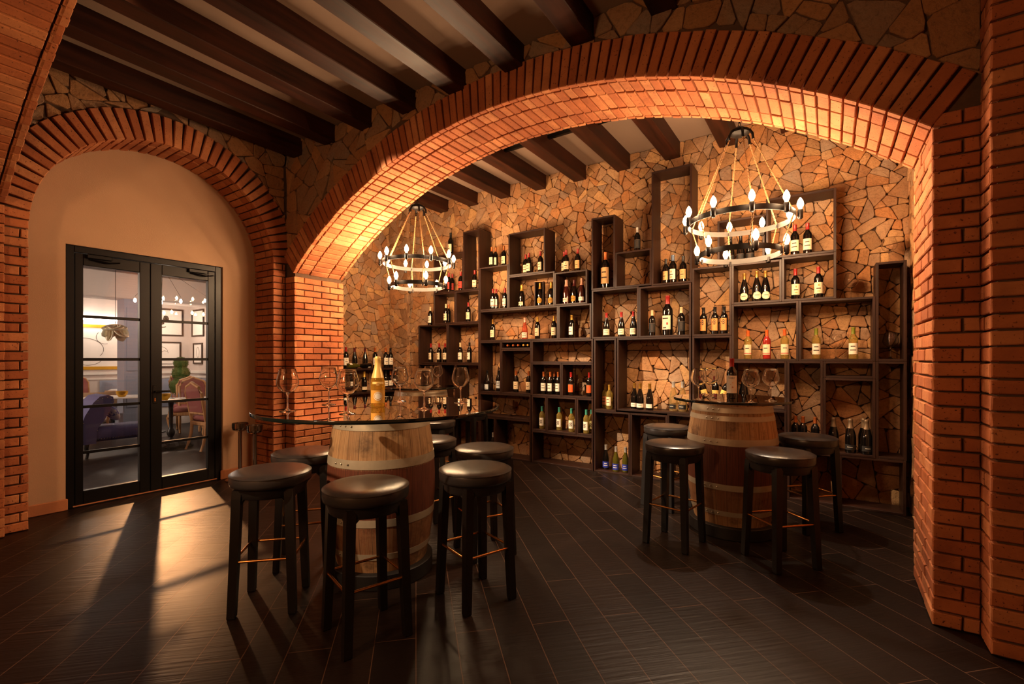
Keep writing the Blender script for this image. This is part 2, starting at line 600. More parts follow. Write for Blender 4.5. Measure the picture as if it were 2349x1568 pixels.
def inset(poly, gs):
    n = len(poly)
    cx, cy = poly_cen(poly)
    out = list(poly)
    for i in range(n):
        a, b = poly[i], poly[(i + 1) % n]
        ex, ey = b[0] - a[0], b[1] - a[1]
        L = math.hypot(ex, ey)
        if L < 1e-5:
            continue
        nx, ny = ey / L, -ex / L
        if (cx - a[0]) * nx + (cy - a[1]) * ny > 0:
            nx, ny = -nx, -ny
        out = clip(out, nx, ny, a[0] * nx + a[1] * ny - gs[i])
        if len(out) < 3:
            return out
    return out


def stones(mb, u0, u1, v0, v1, mp, size, seed, keep=None, push=None, base=-0.04, face=0.0, gap=0.003, rel=0.010):
    r = random.Random(seed)
    big = size * 1.75
    nx, ny = max(1, int(round((u1 - u0) / big))), max(1, int(round((v1 - v0) / big)))
    sx, sy = (u1 - u0) / nx, (v1 - v0) / ny
    seeds, grid = [], {}
    cell = big * 1.3
    for i in range(-1, nx + 1):
        for j in range(-1, ny + 1):
            if r.random() < .1:
                continue
            seeds.append((u0 + (i + 0.5 + r.uniform(-.5, .5)) * sx, v0 + (j + 0.5 + r.uniform(-.5, .5)) * sy))
    for k, p in enumerate(seeds):
        grid.setdefault((int(p[0] // cell), int(p[1] // cell)), []).append(k)
    shards = []
    for k, (x, y) in enumerate(seeds):
        m = 2.4 * big
        poly = [(max(u0, x - m), max(v0, y - m)), (min(u1, x + m), max(v0, y - m)), (min(u1, x + m), min(v1, y + m)), (max(u0, x - m), min(v1, y + m))]
        if poly[0][0] >= poly[1][0] or poly[0][1] >= poly[2][1]:
            continue
        gi, gj = int(x // cell), int(y // cell)
        for a in range(-3, 4):
            for b in range(-3, 4):
                for q in grid.get((gi + a, gj + b), ()):
                    if q == k or len(poly) < 3:
                        continue
                    dx, dy = seeds[q][0] - x, seeds[q][1] - y
                    d = math.hypot(dx, dy)
                    if d < 1e-6:
                        continue
                    poly = clip(poly, dx / d, dy / d, (x * dx + y * dy) / d + d / 2)
        if len(poly) >= 3:
            split(poly, r, size * size, shards)
    for poly in shards:
        cx, cy = poly_cen(poly)
        if keep and not keep(cx, cy):
            continue
        if push:
            poly = [push(*p) for p in poly]
        poly = inset(poly, [gap * r.choice((.35, .6, 1.0, 1.5)) for _ in poly])
        if len(poly) < 3:
            continue
        area = poly_area(poly)
        if area < 0.0004:
            continue
        cx, cy = poly_cen(poly)
        pts = []
        for i, p in enumerate(poly):
            q = poly[(i + 1) % len(poly)]
            L = math.dist(p, q)
            if L < .004:
                pts.append(p)
                continue
            t0 = r.uniform(.07, .2) if L > .03 else .12
            pts.append((p[0] + (q[0] - p[0]) * t0, p[1] + (q[1] - p[1]) * t0))
            if L > .07:
                for t in ((.5,) if L < .14 else (.35, .68)):
                    t += r.uniform(-.08, .08)
                    n_ = r.uniform(-.006, .001)
                    pts.append((p[0] + (q[0] - p[0]) * t + (cx - p[0] + cx - q[0]) * .5 * -n_ * 4, p[1] + (q[1] - p[1]) * t + (cy - p[1] + cy - q[1]) * .5 * -n_ * 4))
            pts.append((q[0] - (q[0] - p[0]) * t0, q[1] - (q[1] - p[1]) * t0))
        h = face + r.uniform(-rel, rel)
        tx, ty = r.uniform(-.08, .08), r.uniform(-.08, .08)
        n = len(pts)
        vs = [mp(a, b, base) for a, b in pts]
        hs = [h + max(-.009, min(.009, (a - cx) * tx + (b - cy) * ty)) + r.uniform(-.002, .001) for a, b in pts]
        vs += [mp(a, b, hh - 0.005) for (a, b), hh in zip(pts, hs)]
        ins = min(0.0045, 0.1 * math.sqrt(area))
        for (a, b), hh in zip(pts, hs):
            L = math.hypot(cx - a, cy - b) or 1
            vs.append(mp(a + (cx - a) / L * ins, b + (cy - b) / L * ins, hh))
        vs.append(mp(cx, cy, h + r.uniform(.0, .004)))
        fs = []
        for i in range(n):
            k = (i + 1) % n
            fs += [(i, k, n + k, n + i), (n + i, n + k, 2 * n + k, 2 * n + i), (2 * n + i, 2 * n + k, 3 * n)]
        mb.add(vs, fs)


CO = 0.0767


def bond(mb, mp, u0, u1, v0, v1, first=0, L=0.235, J=0.011, d0=-0.03, d1=0.0, hdr=True):
    """running courses with half-brick offsets; short closing bricks at the ends"""
    k = int(round((v1 - v0) / CO))
    ch = (v1 - v0) / k
    for i in range(k):
        b0, b1 = v0 + i * ch + J / 2, v0 + (i + 1) * ch - J / 2
        off = 0 if (i + first) % 2 == 0 else L / 2
        u = u0 - off
        while u < u1 - 1e-4:
            a, b = max(u, u0), min(u + L, u1)
            if b - a > 0.018:
                aa = a + (J / 2 if a > u0 + 1e-4 else 0.0)
                bb = b - (J / 2 if b < u1 - 1e-4 else 0.0)
                mb.brick(mp, aa, bb, b0, b1, d0, d1)
            u += L


def ring_bricks(mb, mp, R, a0, a1, r0, r1, J=0.012, d0=-0.03, d1=0.0, pitch=0.0775):
    """radial bricks: angle a0..a1 measured from the crown"""
    n = max(1, int(round((a1 - a0) * R / pitch)))
    st = (a1 - a0) / n
    for i in range(n):
        t0, t1 = a0 + i * st + J / 2 / R, a0 + (i + 1) * st - J / 2 / R
        mb.brick(mp, t0, t1, r0, r1, d0, d1, ch=0.004, j=0.0) if False else mb_ring(mb, mp, t0, t1, r0, r1, d0, d1, R)


def mb_ring(mb, mp, t0, t1, r0, r1, d0, d1, R):
    dj = rnd.uniform(-.004, .004)
    e = 0.0045
    rj = rnd.uniform(-.004, .004)
    cs = [(t0, r0), (t1, r0), (t1, r1 + rj), (t0, r1 + rj)]
    sg = [(1, 1), (-1, 1), (-1, -1), (1, -1)]
    # parallel-sided bricks: joints widen outward
    def P(t, r, d):
        tm = (t0 + t1) / 2
        return mp(tm + (t - tm) * R / max(r, R) if r > R + 1e-6 else t, r, d)
    vs = [P(t, r, d0) for t, r in cs]
    vs += [P(t, r, d1 + dj - e) for t, r in cs]
    vs += [P(t + a * e / R, r + b * e, d1 + dj) for (t, r), (a, b) in zip(cs, sg)]
    fs = [(8, 9, 10, 11)]
    for q in (0, 4):
        for i in range(4):
            k = (i + 1) % 4
            fs.append((q + i, q + k, q + 4 + k, q + 4 + i))
    mb.add(vs, fs)


def soffit_rows(mb, mp, R, a0, a1, rows, J=0.0125, d0=-0.03, d1=0.0, pitch=0.0775):
    n = max(1, int(round((a1 - a0) * R / pitch)))
    st = (a1 - a0) / n
    for i in range(n):
        t0, t1 = a0 + i * st + J / 2 / R, a0 + (i + 1) * st - J / 2 / R
        for (v0, v1) in rows:
            dj = rnd.uniform(-.004, .004)
            e = 0.004
            sk = rnd.uniform(-.002, .002) / R
            cs = [(t0 + sk, v0 + J / 2), (t1 + sk, v0 + J / 2), (t1 + sk, v1 - J / 2), (t0 + sk, v1 - J / 2)]
            sg = [(1, 1), (-1, 1), (-1, -1), (1, -1)]
            vs = [mp(t, v, d0) for t, v in cs] + [mp(t, v, d1 + dj - e) for t, v in cs]
            vs += [mp(t + a * e / R, v + b * e, d1 + dj) for (t, v), (a, b) in zip(cs, sg)]
            fs = [(8, 9, 10, 11)]
            for q in (0, 4):
                for k in range(4):
                    l = (k + 1) % 4
                    fs.append((q + k, q + l, q + 4 + l, q + 4 + k))
            mb.add(vs, fs)


# ================================================================== ROOM SHELL
def shell():
    # floor
    b = MB()
    b.add([(-15.0, -3.2, 0), (3.2, -3.2, 0), (3.2, 9.0, 0), (-15.0, 9.0, 0)], [(0, 1, 2, 3)])
    b.box(-15, 3.2, -3.2, 9.0, -0.2, -0.002)
    structure(b.build('floor', M['floor']), 'dark ribbed plank floor laid diagonally with pale joints', 'floor')
    # bar ceiling
    b = MB()
    b.box(-6.6, 2.9, -3.2, 5.95, ZC, ZC + 0.2)
    structure(b.build('ceiling', M['ceil']), 'cream painted ceiling between dark beams', 'ceiling')
    # beams
    for i in range(13):
        x1 = -5.10 + 0.607 * i
        for (y0, y1, w) in ((0.84, YA(x1) + 0.02, 'front'), (3.86, 5.74, 'back')):
            if w == 'back' and not (-5.3 < x1 < 0.6):
                continue
            if w == 'front' and x1 > 2.5:
                continue
            q = MB()
            q.box(x1 - 0.175, x1, y0, y1, ZB, ZC + 0.01, ch=0.006)
            o = q.build('ceiling_beam', M['beam'])
            structure(o, ('dark wooden ceiling beam number %d from the door wall, ' % (i + 1)) + ('over the bar room' if w == 'front' else 'inside the wine alcove'), 'beam')
            o['group'] = 'dark ceiling beams'

    # ---------------- arch wall
    core = MB()
    e = 0.025
    def cy0(x): return YA(x) + e
    def cy1(x): return YA(x) + TA - e
    def slab(x0, x1, z00, z01, z1):
        vs = [(x0, cy0(x0), z00), (x1, cy0(x1), z01), (x1, cy1(x1), z01), (x0, cy1(x0), z00),
              (x0, cy0(x0), z1), (x1, cy0(x1), z1), (x1, cy1(x1), z1), (x0, cy1(x0), z1)]
        core.add(vs, [(3, 2, 1, 0), (4, 5, 6, 7), (0, 1, 5, 4), (1, 2, 6, 5), (2, 3, 7, 6), (3, 0, 4, 7)])
    slab(-6.55, OPL - e, 0, 0, ZC + 0.05)
    slab(OPR + e, 2.9, 0, 0, ZC + 0.05)
    N = 64
    xs = [OPL - e + (OPR - OPL + 2 * e) * i / N for i in range(N + 1)]
    zz = [arch_z(x, ACR + e, ACZ + e) for x in xs]
    for i in range(N):
        slab(xs[i], xs[i + 1], zz[i], zz[i + 1], ZC + 0.05)
    W = core.build('wall_arch', M['mortar'])
    structure(W, 'wall with the wide brick arch opening into the wine alcove', 'wall')

    def front(x, z, d):        # d outward, towards the camera
        return (x, YA(x) - d, z)
    zl, zr = arch_z(OPL), arch_z(OPR)
    zl = math.floor(zl / CO) * CO
    zrr = math.floor(zr / CO) * CO
    b = MB()
    bond(b, front, XL, OPL, 0, zl, first=0)
    bond(b, front, OPR, 0.635, 0, zrr + CO, first=1)
    # reveals
    def revl(y, z, d): return (OPL + d, YA(OPL) + y, z)
    def revr(y, z, d): return (OPR - d, YA(OPR) + y, z)
    bond(b, revl, 0.012, TA, 0, zl, first=1)
    bond(b, revr, 0.012, TA, 0, zrr + CO, first=0)
    structure(b.build('brick_piers', M['brick'], W))
    # ring
    b = MB()
    aL, aR = -math.asin((ACX - OPL + 0.02) / ACR), math.asin((OPR - ACX + 0.0) / ACR)
    def ringmap(t, r, d):
        x = ACX + r * math.sin(t)
        return (x, YA(x) - d, ACZ - ACR + r * math.cos(t))
    ring_bricks(b, ringmap, ACR, aL, aR, ACR - 0.004, ACR + RING, d1=0.014)
    def soff(t, v, d):
        r = ACR - d
        x = ACX + r * math.sin(t)
        return (x, YA(x) + v, ACZ - ACR + r * math.cos(t))
    soffit_rows(b, soff, ACR, aL, aR, [(0.0, 0.045), (0.045, 0.205), (0.205, 0.455), (0.455, 0.63), (0.63, TA)])
    # fill bricks in the springings
    structure(b.build('brick_arch', M['brick'], W))
    # stone spandrel
    b = MB()
    def keep(x, z):
        r = math.hypot(x - ACX, z - (ACZ - ACR))
        if abs(math.atan2(x - ACX, z - (ACZ - ACR))) > 0.95:
            return z > 2.4
        return r > ACR + RING - 0.07
    def push(x, z):
        dx, dz = x - ACX, z - (ACZ - ACR)
        r = math.hypot(dx, dz)
        k = max(1.0, (ACR + RING + 0.004) / r) if abs(math.atan2(dx, dz)) < 0.95 else 1.0
        return (ACX + dx * k, ACZ - ACR + dz * k)
    stones(b, XL + 0.01, 0.64, 2.45, ZC, front, 0.20, 11, keep, push, face=-0.006)
    structure(b.build('stone_cladding', M['stone_grey'], W))
    # pilaster right of the arch
    b = MB()
    b.box(0.635 + e, 2.9, 3.115, 3.40, 0, ZC + 0.03)
    P = b.build('wall_pilaster', M['mortar'])
    structure(P, 'brick pilaster standing right of the wide arch', 'wall')
    b = MB()
    def pf(x, z, d): return (x, 3.10 - d, z)
    def ps(y, z, d): return (0.635 - d, 3.10 + y, z)
    bond(b, pf, 0.635, 1.30, 0, CO * 51, first=0)
    bond(b, ps, 0.012, 0.19, 0, CO * 51, first=1)
    structure(b.build('brick_face', M['brick'], P))

    # ---------------- door wall: piers, blind arch and stone above
    by, br, bz = 1.985, 1.02, 2.495
    core = MB()
    xc0, xc1 = XP - 0.02, XL - e
    y_end = YA(XL) + 0.3
    core.box(xc0, xc1, -3.2, by - br - e, 0, ZC)
    core.box(xc0, xc1, by + br + e, y_end, 0, ZC)
    N = 40
    for i in range(N):
        t0, t1 = PI * i / N, PI * (i + 1) / N
        R = br + e
        ya, za, yb_, zb_ = by + R * math.cos(t0), bz + R * math.sin(t0), by + R * math.cos(t1), bz + R * math.sin(t1)
        vs = [(xc0, ya, za), (xc1, ya, za), (xc1, yb_, zb_), (xc0, yb_, zb_), (xc0, ya, ZC), (xc1, ya, ZC), (xc1, yb_, ZC), (xc0, yb_, ZC)]
        core.add(vs, [(3, 2, 1, 0), (4, 5, 6, 7), (0, 1, 5, 4), (1, 2, 6, 5), (2, 3, 7, 6), (3, 0, 4, 7)])
    W2 = core.build('wall_left', M['mortar'])
    structure(W2, 'door wall with brick blind arch and stone above it', 'wall')
    def lf(y, z, d): return (XL + d, y, z)
    b = MB()
    zs = CO * 33
    bond(b, lf, 0.80, by - br, 0, zs, first=0)
    bond(b, lf, by + br, YA(XL), 0, zs, first=1)
    def rvr(x, z, d): return (XL - x, by + br - d, z)
    def rvl(x, z, d): return (XL - x, by - br + d, z)
    bond(b, rvr, 0.012, XL - XP, 0, zs, first=0)
    bond(b, rvl, 0.012, XL - XP, 0, zs, first=0)
    structure(b.build('brick_piers', M['brick'], W2))
    b = MB()
    def rm(t, r, d): return (XL + d, by + r * math.sin(t), bz + r * math.cos(t))
    am = PI / 2 - 0.03
    ring_bricks(b, rm, br, -am, am, br - 0.003, br + 0.265, d1=0.014, pitch=0.079)
    def sm(t, v, d): return (XL - v, by + (br - d) * math.sin(t), bz + (br - d) * math.cos(t))
    soffit_rows(b, sm, br, -am, am, [(0.0, 0.045), (0.045, 0.16), (0.16, 0.40), (0.40, 0.43)], pitch=0.079)
    structure(b.build('brick_arch', M['brick'], W2))
    b = MB()
    def keep2(y, z):
        return math.hypot(y - by, z - bz) > br + 0.2 and z > 2.45
    def push2(y, z):
        r = math.hypot(y - by, z - bz)
        k = max(1.0, (br + 0.268) / r) if z > bz - .2 else 1.0
        return (by + (y - by) * k, bz + (z - bz) * k)
    stones(b, 0.80, YA(XL) - 0.005, 2.5, ZC, lf, 0.18, 23, keep2, push2, face=-0.006)
    structure(b.build('stone_cladding', M['stone_grey'], W2))
    # plaster infill with the door opening
    DY0, DY1, DZ = 1.283, 2.640, 2.462
    b = MB()
    b.box(XP - 0.16, XP, by - br - 0.1, DY0, 0, 3.65)
    b.box(XP - 0.16, XP, DY1, by + br + 0.1, 0, 3.65)
    b.box(XP - 0.16, XP, DY0, DY1, DZ, 3.65)
    structure(b.build('wall_plaster', M['plaster']), 'beige plaster infill of the blind arch around the glass door', 'wall')
    # skirting
    b = MB()
    b.box(XP, XP + 0.022, by - br, DY0 + 0.012, 0, 0.105, ch=0.006)
    structure(b.build('baseboard_left', M['clay']), 'terracotta skirting left of the glass door', 'baseboard')
    b = MB()
    b.box(XP, XP + 0.022, DY1 - 0.03, by + br, 0, 0.105, ch=0.006)
    structure(b.build('baseboard_right', M['clay']), 'terracotta skirting right of the glass door', 'baseboard')

    # ---------------- near transverse arch
    yf, yn = 0.82, 0.28
    tcx, tr = -1.37, 7.75
    tz = 3.72
    tL, tR_ = -5.35, 2.61
    core = MB()
    N = 48
    xs = [tL - e + (tR_ - tL + 2 * e) * i / N for i in range(N + 1)]
    zz = [arch_z(x, tr + e, tz + e, tcx) for x in xs]
    for i in range(N):
        vs = [(xs[i], yn + e, zz[i]), (xs[i + 1], yn + e, zz[i + 1]), (xs[i + 1], yf - e, zz[i + 1]), (xs[i], yf - e, zz[i]),
              (xs[i], yn + e, ZC), (xs[i + 1], yn + e, ZC), (xs[i + 1], yf - e, ZC), (xs[i], yf - e, ZC)]
        core.add(vs, [(3, 2, 1, 0), (4, 5, 6, 7), (0, 1, 5, 4), (1, 2, 6, 5), (2, 3, 7, 6), (3, 0, 4, 7)])
    core.box(XL - 0.1, tL - e, yn + e, yf - e, 0, ZC)
    core.box(tR_ + e, 2.9, yn + e, yf - e, 0, ZC)
    W3 = core.build('wall_near_arch', M['mortar'])
    structure(W3, 'brick arch crossing the room near the camera, upper left', 'wall')
    b = MB()
    zsp = arch_z(tL, tr, tz, tcx)
    kk = math.floor(zsp / CO)
    def t_in(y, z, d): return (tL + d, yn + y, z)
    def t_far(x, z, d): return (x, yf + d, z)
    bond(b, t_in, 0, yf - yn, 0, kk * CO, first=0)
    bond(b, t_far, XL, tL, 0, kk * CO, first=0)
    a0 = math.asin((tL - tcx) / tr)
    a1 = math.asin((tR_ - tcx) / tr)
    def ts(t, v, d): return (tcx + (tr - d) * math.sin(t), yf - v, tz - tr + (tr - d) * math.cos(t))
    soffit_rows(b, ts, tr, a0, a1, [(0.0, 0.05), (0.05, 0.29), (0.29, 0.42), (0.42, 0.54)], pitch=0.0767)
    def tf(t, r, d): return (tcx + r * math.sin(t), yf + d, tz - tr + r * math.cos(t))
    ring_bricks(b, tf, tr, a0, a1, tr - 0.004, tr + 0.22, d1=0.004)
    structure(b.build('brick_face', M['brick'], W3))

    # ---------------- alcove walls
    b = MB()
    b.box(-6.55, 0.9, YB + 0.045, YB + 0.2, 0, ZC + .02)
    WB = b.build('wall_back', M['stone_joint'])
    structure(WB, 'irregular tan stone wall behind the bottle shelves', 'wall')
    b = MB()
    def bk(x, z, d): return (x, YB + 0.012 - d, z)
    stones(b, XAL, XAR + 0.02, 1.5, ZC, bk, 0.135, 5, gap=0.0019)
    stones(b, XAL, XAR + 0.02, 0, 1.5, bk, 0.175, 6, gap=0.0022)
    structure(b.build('stone_cladding', M['stone_tan'], WB))
    b = MB()
    b.box(XAL - 0.2, XAL - 0.042, 3.7, YB + 0.2, 0, ZC + .02)
    WL = b.build('wall_alcove_left', M['stone_joint'])
    structure(WL, 'tan stone side wall of the wine alcove behind the left jamb', 'wall')
    b = MB()
    def al(y, z, d): return (XAL - 0.01 + d, y, z)
    stones(b, YA(OPL) + TA - .02, YB, 0, ZC, al, 0.135, 8, gap=0.0019)
    structure(b.build('stone_cladding', M['stone_tan'], WL))
    b = MB()
    b.box(XAL + .01, -5.98, 5.655, YB + .03, 0, ZC + .02)
    WP = b.build('wall_corner_pier', M['stone_joint'])
    structure(WP, 'narrow stone pier in the left corner of the alcove', 'wall')
    b = MB()
    def cf(x, z, d): return (x, 5.625 - d, z)
    def cs_(y, z, d): return (-5.955 + d, y, z)
    stones(b, XAL + .005, -5.95, 0, ZC, cf, 0.14, 14, gap=0.0019)
    stones(b, 5.63, YB, 0, ZC, cs_, 0.14, 15, gap=0.0019)
    structure(b.build('stone_cladding', M['stone_tan'], WP))
    b = MB()
    b.box(XAR + 0.03, XAR + 0.25, 3.9, YB + 0.2, 0, ZC + .02)
    WR = b.build('wall_alcove_right', M['stone_joint'])
    structure(WR, 'stone side wall of the wine alcove behind the right jamb', 'wall')
    b = MB()
    def ar(y, z, d): return (XAR - d, y, z)
    stones(b, YA(OPR) + TA - .02, YB, 0, ZC, ar, 0.16, 9)
    structure(b.build('stone_cladding', M['stone_tan'], WR))

    # ---------------- room walls behind the camera
    b = MB()
    b.box(-6.0, 2.9, -3.2, -3.0, 0, ZC)
    structure(b.build('wall_near', M['plaster']), 'plaster wall behind the camera', 'wall')
    b = MB()
    b.box(2.7, 2.9, -3.2, 3.4, 0, ZC)
    structure(b.build('wall_right', M['plaster']), 'plaster wall right of the camera', 'wall')


shell()


# ================================================================== DOOR
def door():
    D = empty('door_1', (XD, 1.96, 0))
    structure(D, 'black framed double glass door with thin glazing bars', 'door')
    y0, y1, zt = 1.285 - 1.96, 2.628 - 1.96, 2.458
    t0, t1 = -0.035, 0.035
    b = MB()
    fw = 0.062
    b.box(t0, t1, y0, y0 + fw, 0, zt, ch=0.004)
    b.box(t0, t1, y1 - fw, y1, 0, zt, ch=0.004)
    b.box(t0, t1, y0 + fw, y1 - fw, zt - 0.06, zt, ch=0.004)
    b.box(t0, t1 + 0.005, y0 + fw, y1 - fw, 0.0, 0.012)
    structure(b.build('frame', M['frame_black'], D))
    b = MB()
    b.box(t1 + .003, t1 + 0.012, y0 + 0.05, y1 - 0.05, 0.012, 0.022)
    structure(b.build('threshold_strip', M['clay'], D))
    ym = (1.943 - 1.96)
    glassz = [0.145, 2.285]
    for side, (a, c, g0, g1) in enumerate(((y0 + fw + .004, ym - 0.002, 1.412 - 1.96, 1.852 - 1.96), (ym + 0.002, y1 - fw - .004, 2.046 - 1.96, 2.492 - 1.96))):
        b = MB()
        z0, z1 = 0.016, zt - 0.064
        b.box(-0.03, 0.03, a, g0, z0, z1, ch=0.004)
        b.box(-0.03, 0.03, g1, c, z0, z1, ch=0.004)
        b.box(-0.03, 0.03, g0, g1, z0, glassz[0], ch=0.004)
        b.box(-0.03, 0.03, g0, g1, glassz[1], z1, ch=0.004)
        o = structure(b.build('door_leaf', M['frame_black'], D))
        p = MB()
        p.box(-0.006, 0.0, g0 - 0.004, g1 + 0.004, glassz[0] - 0.004, glassz[1] + 0.004)
        structure(p.build('pane', M['pane'], o))
        b = MB()
        for zb in ((0.506, 0.940, 1.392, 1.80) if True else ()):
            b.box(0.001, 0.016, g0, g1, zb - 0.014, zb + 0.014, ch=0.003)
        structure(b.build('glazing_bars', M['frame_black'], o))
        # overhead closer
        b = MB()
        yc = g0 + (0.02 if side == 0 else 0.24)
        b.box(0.03, 0.065, yc, yc + 0.19, zt - 0.105, zt - 0.065, ch=0.006)
        b.tube([(0.05, yc + 0.03, zt - 0.112), (0.075, yc + 0.16, zt - 0.13), (0.05, yc + 0.25, zt - 0.112)], 0.008, 6)
        structure(b.build('door_closer', M['frame_black'], o))
        if side == 1:
            b = MB()
            b.box(0.03, 0.036, ym + 0.02, ym + 0.055, 0.93, 1.12, ch=0.003)
            b.tube([(0.036, ym + .038, 1.055), (0.075, ym + .038, 1.055), (0.08, ym + 0.05, 1.055), (0.08, ym + 0.16, 1.055)], 0.010, 8)
            structure(b.build('handle', M['iron'], o, smooth=40))
            b = MB()
            b.box(0.036, 0.042, ym + 0.03, ym + 0.046, 0.95, 0.99, ch=0.003)
            structure(b.build('lock', M['brass'], o))


door()


# ================================================================== SHELVES
# metric boxes on the shelf wall: x0, x1, z0, z1, words for the label
YF, YK = 5.40, 5.685
BOX = dict(
    La=(-5.46, -4.84, 1.32, 1.93, 'the leftmost cubby behind the far barrel glasses'),
    Lb=(-4.84, -4.22, 1.32, 1.93, 'the second cubby, below the left chandelier'),
    Lc=(-5.46, -4.99, 0.50, 1.32, 'the dark left-end cubby behind the far barrel'),
    Ld=(-4.99, -4.68, 0.50, 1.32, 'the narrow dark cubby behind the far barrel'),
    Le=(-4.68, -4.22, 0.50, 1.32, 'the cubby right behind the far barrel'),
    Lr=(-5.46, -4.84, 0.0, 0.50, 'the hidden left floor cubby'),
    Ls=(-4.84, -4.22, 0.0, 0.50, 'the dark floor cubby behind the far barrel'),
    Lf=(-5.13, -4.68, 1.93, 2.41, 'the cubby behind the left chandelier ring'),
    Lg=(-4.68, -4.22, 1.93, 2.41, 'the cubby right of the left chandelier'),
    Lh=(-5.13, -4.53, 2.41, 3.00, 'the cubby behind the left chandelier top'),
    Li=(-4.53, -4.22, 2.41, 3.29, 'the tall narrow cubby right of the left chandelier'),
    M1=(-4.22, -3.71, 2.09, 2.72, 'the upright cubby below three cream labelled bottles'),
    M2=(-3.71, -3.12, 2.545, 3.14, 'the high square cubby with three red capsules'),
    M3=(-3.71, -2.975, 2.09, 2.545, 'the cubby holding the wooden bottle case'),
    M4=(-2.975, -2.51, 2.09, 2.52, 'the cubby of three champagnes'),
    M5=(-4.22, -2.92, 1.645, 2.09, 'the long cubby with the rose bottle'),
    M6=(-2.92, -2.455, 1.645, 2.09, 'the small cubby with a single bottle'),
    M7=(-4.22, -3.835, 0.905, 1.645, 'the narrow cubby left of the cork rack'),
    M8r=(-3.835, -3.33, 1.53, 1.645, 'the flat slot of lying bottles'),
    M8=(-3.835, -3.33, 0.905, 1.53, 'the cubby under the cork rack'),
    M9=(-3.33, -2.43, 1.34, 1.645, 'the wide empty slot'),
    M10=(-3.33, -2.875, 0.90, 1.34, 'the cubby of four white labelled bottles'),
    M11=(-2.875, -2.43, 0.90, 1.34, 'the cubby with orange labels'),
    M12=(-4.22, -3.34, 0.56, 0.905, 'the low cubby with a lone wine glass'),
    M13a=(-4.22, -3.94, 0.0, 0.56, 'the floor cubby behind the middle stools'),
    M13b=(-3.94, -3.34, 0.0, 0.56, 'the empty floor cubby right of the stools'),
    M14a=(-3.33, -3.095, 0.43, 0.90, 'the narrow cubby with one teal capsule'),
    M14b=(-3.095, -2.657, 0.43, 0.90, 'the middle cubby of white wines'),
    M14c=(-2.657, -2.43, 0.43, 0.90, 'the narrow right cubby of white wines'),
    M15=(-3.33, -2.43, 0.0, 0.43, 'the wide empty floor cubby'),
    N1=(-2.455, -2.145, 2.25, 3.145, 'the tall narrow cubby with a magnum'),
    N2=(-2.145, -1.70, 2.25, 2.68, 'the empty cubby under a black bottle'),
    N3=(-1.70, -1.25, 2.24, 3.555, 'the tallest open frame'),
    N4=(-2.45, -1.85, 1.645, 2.25, 'the cubby of three red capped burgundies'),
    N5=(-1.85, -1.26, 1.645, 2.24, 'the cubby with the big red capped magnum'),
    N6=(-1.25, -0.85, 1.645, 2.395, 'the upright cubby with apricot labels'),
    N7=(-0.99, -0.54, 2.395, 2.87, 'the cubby behind the right chandelier'),
    N8=(-2.12, -1.26, 0.775, 1.645, 'the largest cubby, left of the small table'),
    N9=(-2.42, -2.13, 0.755, 1.645, 'the narrow cubby with pale bottles'),
    N10=(-2.42, -1.955, 0.0, 0.755, 'the floor cubby with blue labels'),
    N11=(-1.955, -1.52, 0.0, 0.755, 'the floor cubby behind the rear left stool'),
    N12=(-1.52, -1.20, 0.0, 0.775, 'the floor cubby left of the small barrel'),
    N13=(-1.25, -0.85, 0.88, 1.645, 'the cubby with leaning bottles'),
    N14=(-1.20, -0.345, 0.0, 0.88, 'the floor cubby behind the small barrel'),
    P1=(-0.53, 0.06, 2.41, 3.02, 'the high frame right of the chandelier'),
    P2=(-0.85, -0.39, 1.97, 2.395, 'the cubby of oval labelled burgundies'),
    P3=(-0.39, 0.06, 1.97, 2.41, 'the cubby below the high right frame'),
    P4=(-0.85, -0.245, 1.375, 1.97, 'the cubby of three orange capsules'),
    P5=(-0.245, 0.355, 1.375, 1.97, 'the wide cubby with green capsules'),
    P6=(0.355, 0.575, 1.375, 2.275, 'the tall narrow cubby at the right end'),
    P7=(-0.345, -0.045, 0.50, 1.375, 'the cubby with copper capsules'),
    P7b=(-0.85, -0.345, 0.88, 1.375, 'the cubby behind the small table glasses'),
    P8=(-0.045, 0.355, 1.215, 1.375, 'the empty flat slot at right'),
    P9=(-0.045, 0.355, 0.49, 1.215, 'the cubby of foil topped champagnes'),
    P10=(0.355, 0.575, 0.49, 1.375, 'the empty dark cubby at the right end'),
    P11=(0.08, 0.57, 0.0, 0.49, 'the empty floor cubby at the right end'),
    P12=(-0.345, 0.08, 0.0, 0.49, 'the floor cubby behind the right stool'),
)
BT = 0.021
LABEL_SEEN = {}


def shelf_boxes():
    for k, (x0, x1, z0, z1, d) in BOX.items():
        cx = (x0 + x1) / 2
        g = 0.0008
        E = empty('shelf_box', (cx, YF, z0))
        w, h, dp = (x1 - x0) / 2 - g, z1 - z0 - 2 * g, YK - YF
        jj = random.Random(k).uniform(-.003, .003)
        tag(E, 'dark wooden open shelf box, ' + d, 'shelf', 'open shelf boxes on the stone wall')
        for nm, a in (('side_panel', (-w, -w + BT, jj, dp, g, g + h)), ('side_panel', (w - BT, w, jj, dp, g, g + h)),
                      ('bottom_panel', (-w + BT, w - BT, jj, dp, g, g + BT)), ('top_panel', (-w + BT, w - BT, jj, dp, g + h - BT, g + h))):
            b = MB()
            b.box(*a, ch=0.0015)
            b.build(nm, M['walnut_v' if nm == 'side_panel' else 'walnut'], E)


shelf_boxes()

